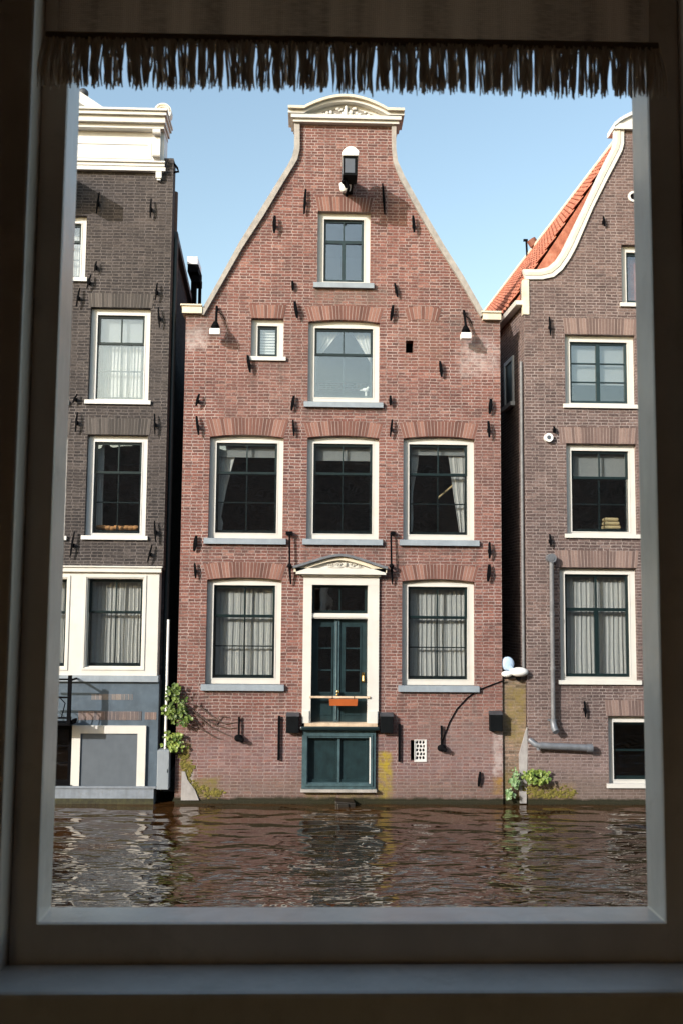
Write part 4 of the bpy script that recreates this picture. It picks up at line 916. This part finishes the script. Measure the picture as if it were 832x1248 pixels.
# side window
ya, yb2 = D+.75, D+1.45
def sxr(y): return RX0+sl*(y-D)
xa = sxr((ya+yb2)/2); z1 = UZ(625, 436, ya+.2); z0 = UZ(625, 492, ya+.2)
b = MB(); 
def sidebox(bb, y0, y1, z0_, z1_, o0, o1): bb.hexa([(sxr(y0)+o0, y0, z0_), (sxr(y0)+o1, y0, z0_), (sxr(y1)+o1, y1, z0_), (sxr(y1)+o0, y1, z0_), (sxr(y0)+o0, y0, z1_), (sxr(y0)+o1, y0, z1_), (sxr(y1)+o1, y1, z1_), (sxr(y1)+o0, y1, z1_)])
sidebox(b, ya, ya+.08, z0, z1, -.03, .01); sidebox(b, yb2-.08, yb2, z0, z1, -.03, .01); sidebox(b, ya+.08, yb2-.08, z1-.08, z1, -.03, .01); sidebox(b, ya-.05, yb2+.05, z0-.08, z0, -.09, .01)
sw = b.build('side_window', 'white', HR)
b = MB(); sidebox(b, ya+.08, yb2-.08, z0, z1-.08, -.01, .0); b.build('pane', 'green', sw)
# pipes
b = MB(); x, _ = U(638.5, 600); b.tube([(RX0-.045, D+.06, UZ(638, 440)), (RX0-.045, D+.06, UZ(638, 828))], .03, 10); b.build('corner_downpipe', 'zinc', HR)
xa_, zt = U(669.5, 682); xb_, zb = U(672, 885)
xp = (xa_+xb_)/2
b = MB(); b.tube([(xp, D-.11, zt), (xp, D-.11, zb+.12)], .042, 12)
for zz in (zt-1.0, zt-2.0): b.tube([(xp, D-.11, zz-.03), (xp, D-.11, zz+.03)], .052, 12)
dp = b.build('drainpipe', 'zinc', HR)
b = MB(); b.tube([(xp, D-.0, zt+.02), (xp, D-.16, zt+.02)], .085, 16); b.tube([(xp, D-.16, zt+.02), (xp, D-.17, zt+.02)], .045, 12); b.build('collar', 'lead', dp)
b = MB(); b.tube([(xp, D-.11, zb+.14), (xp, D-.11, zb+.08), (xp+.01, D-.14, zb-.02), (xp+.03, D-.2, zb-.08)], [.06, .055, .065, .06], 12); b.tube([(xp+.03, D-.19, zb-.075), (xp+.034, D-.205, zb-.085)], .04, 12); b.box(xp-.08, D-.08, zb+.1, xp+.08, D, zb+.13); b.build('spout', 'lead', dp)
xa_, za = U(646, 905); xb_, zb = U(719, 910.5)
b = MB(); b.tube([(xa_-.03, D-.04, za+.06), (xa_+.06, D-.11, za-.02), (xa_+.16, D-.12, (za+zb)/2)], .05, 12); b.tube([(xa_+.15, D-.12, (za+zb)/2), (xb_, D-.12, zb)], .062, 14); b.tube([(xb_-.1, D-.12, zb), (xb_+.0, D-.12, zb)], .074, 14); b.tube([(xa_+.1, D-.1, za-.05), (xa_+.12, D-.1, za-.12)], .03, 8); b.box(xb_-.5, D-.1, zb-.02, xb_-.46, D, zb+.02); b.build('horizontal_pipe', 'lead', HR)
# alarm siren
x, z = U(667, 534); t = thing('alarm_siren', 'round white alarm siren on the right house wall between the windows', 'alarm', (x, D, z))
b = MB(); b.disc((x, z), .082, D-.09, D, 24); b.build('housing', 'lampwhite', t)
b = MB(); b.disc((x, z), .04, D-.094, D-.0901, 16); b.build('grille', 'grey_rect', t)
x, z = U(745, 637, D+.32); b = MB()
for i in range(3): b.box(x-.16+.01*i, D+.30, z-.12+i*.075, x+.17-.02*i, D+.5, z-.055+i*.075)
b.build('folded_towels', 'ochre', None, 'stack of straw-yellow folded towels inside the right house window', 'towels', bevel=.025)

# ================================================================== PIER, LAMP
X0, X1 = XR+.012, RX0-.012
zt = UZ(627, 828)
b = MB(); b.box(X0, D+.05, -.6, X1, D+.6, zt); PR = b.build('brick_pier', 'brick_pier', None, 'mossy brick pier filling the gap between middle and right house', 'pier')
b = MB(); xa_, za = U(633, 975); xb_, zb = U(642, 884)
b.add([(U(633, 973)[0], D+.0, 0.02), (U(641, 973)[0], D+.0, 0.02), (U(643, 884)[0], D+.0, zb), (U(640, 886)[0], D+.0, zb-.1), (U(632, 920)[0], D+.0, UZ(632, 920))], [(0, 1, 2, 3, 4)])
b.v += [(v[0], D+.047, v[2]) for v in b.v[:5]]; b.f += [(9, 8, 7, 6, 5)]+[(i, (i+1) % 5, (i+1) % 5+5, i+5) for i in range(5)]; b.sm += [False]*6
b.build('lead_flashing', 'mortar', None, 'pale grey tapering flashing at the right edge of the mossy pier', 'flashing')
x, z = U(632, 819, D-.05); t = thing('white_lamp', 'white oval lamp with pale blue dish on top of the mossy pier', 'lamp', (x, D, zt))
b = MB(); b.ball((x, D-.06, z), .17, 1., .7, .52, 18); b.build('lamp_head', 'lampwhite', t)
x2, z2 = U(617, 821.5, D-.05); b = MB(); b.ball((x2, D-.05, z2), .085, 1.2, .8, .7, 14); b.box(x2, D-.07, z2-.02, x, D-.03, z2+.03); b.build('socket', 'lampwhite', t)
x3, z3 = U(616, 809, D+.05); b = MB(); b.ball((x3+.03, D+.05, z3), .14, .9, .5, .95, 16); b.tube([(x3+.05, D+.04, z3-.05), (x3+.13, D, z3-.16)], [.08, .03], 10); b.build('dish', 'lampblue', t)
b = MB(); b.box(x-.03, D-.05, zt-.02, x+.03, D+.12, z-.05); b.build('bracket', 'iron', t)

# ================================================================== PLANTS
def plant(name, cx, cy, rx, ry, n, size, mat, label, out=.22, stems=None, trail=None):
    rnd = random.Random(int(cx)); x, z = U(cx, cy, D); t = thing(name, label, 'plant', (x, D, z-ry/66.))
    b = MB()
    cl = [(rnd.uniform(-.8, .8), rnd.uniform(-.95, .95), rnd.uniform(.2, 1)) for _ in range(12)]
    for i in range(n):
        c0 = rnd.choice(cl); a = rnd.gauss(0, .27)+c0[0]; c = rnd.gauss(0, .2)+c0[1]
        if a*a+c*c > 1.7: continue
        p = Vector((x+a*rx/66, D-.03-rnd.uniform(.1, 1)*out*c0[2], z+c*ry/66))
        s = size*rnd.uniform(.45, 1.35); nrm = Vector((rnd.uniform(-.7, .5), -1, rnd.uniform(-.1, .9))).normalized(); dn = Vector((rnd.uniform(-.7, .7), rnd.uniform(-.3, .1), -1)); dn = (dn-nrm*dn.dot(nrm)).normalized(); sd = nrm.cross(dn)
        tip = p+dn*s; k = -nrm*s*.12
        vs = [p, p+sd*s*.36+dn*s*.12-k, p+sd*s*.52+dn*s*.42-k, p+sd*s*.22+dn*s*.72, tip, p-sd*s*.22+dn*s*.72, p-sd*s*.52+dn*s*.42-k, p-sd*s*.36+dn*s*.12-k, p+dn*s*.5+k*.5]
        b.add(vs, [(8, 0, 1), (8, 1, 2), (8, 2, 3), (8, 3, 4), (8, 4, 5), (8, 5, 6), (8, 6, 7), (8, 7, 0)])
    b.build('leaves', mat, t, recalc=False)
    b = MB()
    for c0 in cl: b.tube([(x+c0[0]*.1, D, z-ry/66*.9), (x+c0[0]*rx/66*.5, D-out*.4*c0[2], z+c0[1]*ry/66*.5-.03), (x+c0[0]*rx/66, D-out*.5*c0[2], z+c0[1]*ry/66)], .007, 5)
    for tr_ in (trail or []): b.tube([(U(*q)[0], D-.03-.03*math.sin(i*1.7), U(*q)[1]) for i, q in enumerate(tr_)], [.012]*(len(tr_)-1)+[.004], 5)
    b.build('stems', 'twig', t)
    return t
plant('climbing_plant', 219, 857, 15, 21, 230, .068, 'leaf', 'green climbing plant with bare trailing twigs at the left house corner', .25,
      trail=[[(235, 865), (250, 876), (265, 884), (280, 888), (290, 886)], [(238, 870), (255, 884), (270, 892), (288, 900)], [(250, 876), (262, 876), (276, 882), (291, 880)], [(232, 856), (246, 862), (258, 872), (270, 878)], [(236, 874), (246, 888), (262, 898), (274, 902)], [(262, 884), (268, 872), (280, 874)]])
plant('climbing_plant', 215, 902, 13, 11, 110, .062, 'leaf_lime', 'small lime-green plant below the climbing plant, beside the grey cabinet', .2)
plant('wall_plant', 623, 953, 8, 15, 110, .07, 'leaf_pale', 'pale green plant growing low on the mossy pier', .16)
plant('wall_plant', 652, 943, 15, 8, 170, .066, 'leaf_lime', 'bright lime-green plant sprouting low on the right house wall', .25)
# moss cushions on the wall foot
def mossbed(pts, label, th=.035):
    b = MB(); rnd = random.Random(3)
    for (px, py, r) in pts:
        for k in range(34):
            x, z = U(px+rnd.gauss(0, r*.75), py+rnd.gauss(0, r*.5)); b.ball((x, D-.002, z), rnd.uniform(.010, .028), 1.4, .6, .9, 6)
    b.build('moss_patch', 'moss', None, label, 'moss', kind='stuff')
mossbed([(224, 922, 4), (226, 932, 5), (229, 942, 4), (228, 950, 4), (236, 958, 5), (244, 965, 6), (254, 966, 7), (264, 967, 5), (233, 936, 3)], 'yellow-green moss running down the left corner of the brick house')
mossbed([(645, 962, 6), (655, 966, 6), (665, 968, 6), (677, 967, 7), (688, 967, 7), (697, 968, 4)], 'ochre moss cushion at the foot of the right house')
b = MB(); b.add([(X, D-.03, z) for X, z in (U(221, 975), U(243, 975), U(238, 962), U(229, 950), U(226, 940), U(222, 940))], [(0, 1, 2, 3, 4, 5)])
k = len(b.v); b.v += [(v[0], D-.001, v[2]) for v in b.v]; b.f += [tuple(reversed(range(k, 2*k)))]+[(i, (i+1) % k, (i+1) % k+k, i+k) for i in range(k)]; b.sm += [False]*(k+1); b.build('mortar_patch', 'mortar', HC)

# ================================================================== SETTING: WATER, BED, GROUND
b = MB(); b.add([(-90, 1.2, 0), (90, 1.2, 0), (90, D+.2, 0), (-90, D+.2, 0)], [(0, 1, 2, 3)]); b.build('canal_water', 'water', None, kind='structure')
b = MB(); b.box(-90, 1.2, -2, 90, D+.3, -1.6); b.build('canal_bed', 'ground', None, kind='structure')
b = MB(); b.add([(-400, D+.5, .12), (400, D+.5, .12), (400, 800, .12), (-400, 800, .12)], [(0, 1, 2, 3)]); b.build('ground', 'ground', None, kind='structure')
b = MB(); b.add([(-400, -400, .12), (400, -400, .12), (400, 1.3, .12), (-400, 1.3, .12)], [(0, 1, 2, 3)]); b.build('near_ground', 'ground', None, kind='structure')
b = MB(); b.box(-90, D+.3, -1.6, LX0-.02, D+.6, .9); b.box(RX1+.02, D+.3, -1.6, 90, D+.6, .9); b.build('quay_wall', 'brick_pier', None, kind='structure')

# ================================================================== NEAR SIDE: ROOM, WINDOW, BLIND
Yo, Yi, Yc, Ys = 1.300, 1.233, 1.190, 1.139
ox0 = (UX(62.5, 1105, Yo)+UX(97.5, 115, Yo))/2; ox1 = (UX(788, 1105, Yo)+UX(770, 120, Yo))/2; oz0 = UZ(425, 1105.5, Yo); oz1 = UZ(416, -70, Yo)
fx0 = (UX(20, 1000, Yi)+UX(50, 105, Yi))/2; fx1 = UX(846, 900, Yi); fz0 = UZ(416, 1172, Yi); fz1 = oz1+.04
WF = thing('window_frame', 'grey painted wooden window frame in shadow that surrounds the whole view', 'window frame', ((ox0+ox1)/2, Yi, fz0))
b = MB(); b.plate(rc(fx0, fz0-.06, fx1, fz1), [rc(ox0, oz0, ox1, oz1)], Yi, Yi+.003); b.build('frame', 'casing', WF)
b = MB(); b.plate(rc(fx0, fz0-.06, fx1, fz1), [rc(ox0+.0005, oz0+.0005, ox1-.0005, oz1)], Yi+.0035, Yo); b.build('lit_reveal', 'nearframe', WF, bevel=.002)  # reveal split off from the frame to carry the paler, sky-lit colour
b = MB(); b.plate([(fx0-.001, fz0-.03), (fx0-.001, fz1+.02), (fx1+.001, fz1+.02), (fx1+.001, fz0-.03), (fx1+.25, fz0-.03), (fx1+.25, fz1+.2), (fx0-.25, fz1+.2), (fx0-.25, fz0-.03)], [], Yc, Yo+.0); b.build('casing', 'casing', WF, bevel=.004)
sz = fz0
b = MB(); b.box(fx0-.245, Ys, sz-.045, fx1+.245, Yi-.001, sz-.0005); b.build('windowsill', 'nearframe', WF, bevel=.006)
# room
wall_out = 1.36; fl = CZ-1.55; ce = CZ+1.45
b = MB(); b.plate(rc(-3, .12, 3, 9.5), [rc(fx0-.24, fz0-.2, fx1+.24, fz1+.19)], Yc+.02, wall_out)
b.build('canal_side_wall', 'brick_near', None, kind='structure')
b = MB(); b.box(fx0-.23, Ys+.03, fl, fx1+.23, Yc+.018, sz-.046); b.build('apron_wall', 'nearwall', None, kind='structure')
b = MB(); b.box(fx0-.23, Yc+.02, fz0-.19, fx1+.23, wall_out, fz0-.061); b.build('outer_sill_wall', 'brick_near', None, kind='structure')
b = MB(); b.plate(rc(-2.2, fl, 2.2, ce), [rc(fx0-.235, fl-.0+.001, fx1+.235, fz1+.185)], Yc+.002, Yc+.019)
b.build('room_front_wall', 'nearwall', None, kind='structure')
b = MB(); b.box(-2.4, -3.2, fl, -2.2, Yc+.018, ce); b.box(2.2, -3.2, fl, 2.4, Yc+.018, ce); wx0, wx1, wz0, wz1 = -1.6, -1.12, fl+.95, fl+1.75; b.plate(rc(-2.2, fl, 2.2, ce), [rc(wx0, wz0, wx1, wz1)], -3.2, -3.0); b.build('room_walls', 'room', None, kind='structure')  # unseen opening added in the back wall to let warm sun fill the room
b = MB(); b.box(-2.4, -3.2, fl-.2, 2.4, Yc+.018, fl); b.build('room_floor', simple('floorboards', (.60, .46, .33), .5), None, kind='structure')
b = MB(); b.box(-2.4, -3.2, ce, 2.4, Yc+.018, ce+.2); b.build('room_ceiling', 'room', None, kind='structure')
# rest of the near buildings (seen only as reflections and bounce)
for nm, xa_, xb_, H in (('near_building', -17., -3.002, 9.2), ('near_building', 3.002, 17, 9.9)):
    b = MB(); b.box(xa_, -4, .12, xb_, wall_out, H); b.build(nm, 'brick_near', None, kind='structure')
b = MB(); b.box(-3, -4, ce+.21, 3, Yc+.018, 9.5); b.build('near_building_upper_floors', 'brick_near', None, kind='structure')

# roman blind and fringe
BL = thing('woven_blind', 'brown woven window blind with a ragged yarn fringe along its lower edge', 'blind', ((ox0+ox1)/2, 1.17, UZ(430, 60, 1.17)))
Yb = 1.172
def TL(u): # lower edge of fabric along the width, photo coords
    return (70+(792-70)*u, 38+(52-38)*u)
b = MB(); n = 80; vs = []; fs = []
ztop = UZ(416, -80, Yb)
for i in range(n+1):
    u = i/n; px, py = TL(u); x, z = U(px, py+4, Yb); wv = .0035*math.sin(u*46)+.002*math.sin(u*19+1)
    for k in range(5): zz = z+(ztop-z)*k/4; vs.append((x, Yb+wv*(1-k/4), zz))
for i in range(n):
    for k in range(4): a = i*5+k; fs.append((a, a+5, a+6, a+1))
b.add(vs, fs, True); b.build('fabric', 'blind', BL, recalc=False)
b = MB(); a0_, a1_ = U(56, 38, Yb-.008), U(802, 52, Yb-.008); c0_, c1_ = U(56, 47.5, Yb-.008), U(802, 62, Yb-.008)
b.hexa([(c0_[0], Yb-.010, c0_[1]), (c1_[0], Yb-.010, c1_[1]), (c1_[0], Yb-.004, c1_[1]), (c0_[0], Yb-.004, c0_[1]), (a0_[0], Yb-.010, a0_[1]), (a1_[0], Yb-.010, a1_[1]), (a1_[0], Yb-.004, a1_[1]), (a0_[0], Yb-.004, a0_[1])]); b.build('trim_band', 'tape', BL, bevel=.002)
# fringe: netted heading then strands that clump together in irregular bunches
rnd = random.Random(11); b = MB(); pxw = 1.17/FP
strands = []; px = 54.
N = 860
attract = []; q = 50.
while q < 812: attract.append(q+rnd.uniform(-3, 3)); q += rnd.choice([6, 8, 9, 11, 13, 17, 20])
for i in range(N):
    u = i/(N-1); px = 55+(803-55)*u; py0 = 45+14*u; dense = px < 118 or px > 762
    na = min(attract, key=lambda a: abs(a-px)); pull = 0 if dense else rnd.choice([0, .2, .5, .75, .9, .9])
    tgt = px+(na-px)*pull+rnd.gauss(0, 2.2)
    if dense: tgt = px+(px-(118 if px < 118 else 762))*.12+rnd.gauss(0, 2)
    L = (58+rnd.gauss(0, 3)-(0 if dense else 1)) * (1 if rnd.random() > .12 else rnd.uniform(.6, 1.0))
    ph = rnd.uniform(0, 6.28); yy = Yb-.007+rnd.uniform(-.006, .006); r_ = rnd.uniform(.8, 1.55)*pxw
    pts = []
    for k in range(7):
        v = k/6; e = min(1, v*1.7)**1.1; w_ = (tgt-px)*e; wob = 1.6*math.sin(v*5.+ph)*v*(0.6 if dense else 1)
        X_, Z_ = U(px+w_+wob, py0+L*v, yy); pts.append((X_, yy+.002*math.sin(v*4+ph), Z_))
    b.tube(pts, [r_]*6+[r_*.6], 4)
b.build('fringe', 'fringe', BL)
b = MB()
for r_ in range(2):                 # knotted heading
    for i in range(190):
        u = i/189; x_, z_ = U(56+(802-56)*u, 48+r_*4.5+14*u, Yb-.008); b.ball((x_, Yb-.008, z_), 1.35*pxw, 1, 1, 1.1, 6)
b.build('knotted_heading', 'fringe', BL)

# ================================================================== LIGHT, SKY, RENDER
L = Vector((1.05, 1.0, -.60)).normalized(); sunp = -L
el = math.asin(sunp.z); az = math.atan2(sunp.x, sunp.y)
sd = bpy.data.lights.new('sun', 'SUN'); sd.energy = 3.1; sd.angle = rad(.5); sd.color = (1, .972, .94)
so_ = bpy.data.objects.new('sun', sd); COL.objects.link(so_); so_.rotation_euler = L.to_track_quat('-Z', 'Y').to_euler(); so_.location = (-20, -20, 30)
W = bpy.data.worlds.new('World'); S.world = W; W.use_nodes = True; nt = W.node_tree
bg = nt.nodes['Background']; sk = nt.nodes.new('ShaderNodeTexSky'); sk.sky_type = 'NISHITA'; sk.sun_disc = False
sk.sun_elevation = el; sk.sun_rotation = az % (2*math.pi); sk.altitude = 0; sk.air_density = 1.25; sk.dust_density = 2.0; sk.ozone_density = 0.0
tn = nt.nodes.new('ShaderNodeMix'); tn.data_type = 'RGBA'; tn.blend_type = 'MULTIPLY'; tn.inputs[0].default_value = 1; tn.inputs[7].default_value = (1.03, 1.08, 1.06, 1)
nt.links.new(sk.outputs[0], tn.inputs[6]); nt.links.new(tn.outputs[2], bg.inputs[0]); bg.inputs[1].default_value = .15
S.view_settings.view_transform = 'Standard'; S.view_settings.look = 'None'; S.view_settings.gamma = 1; S.view_settings.exposure = .7; S.view_settings.use_curve_mapping = False
S.render.engine = 'CYCLES'; S.cycles.max_bounces = 8; S.cycles.transparent_max_bounces = 16; S.cycles.caustics_reflective = False; S.cycles.caustics_refractive = False
S.render.resolution_x = 682; S.render.resolution_y = 1024
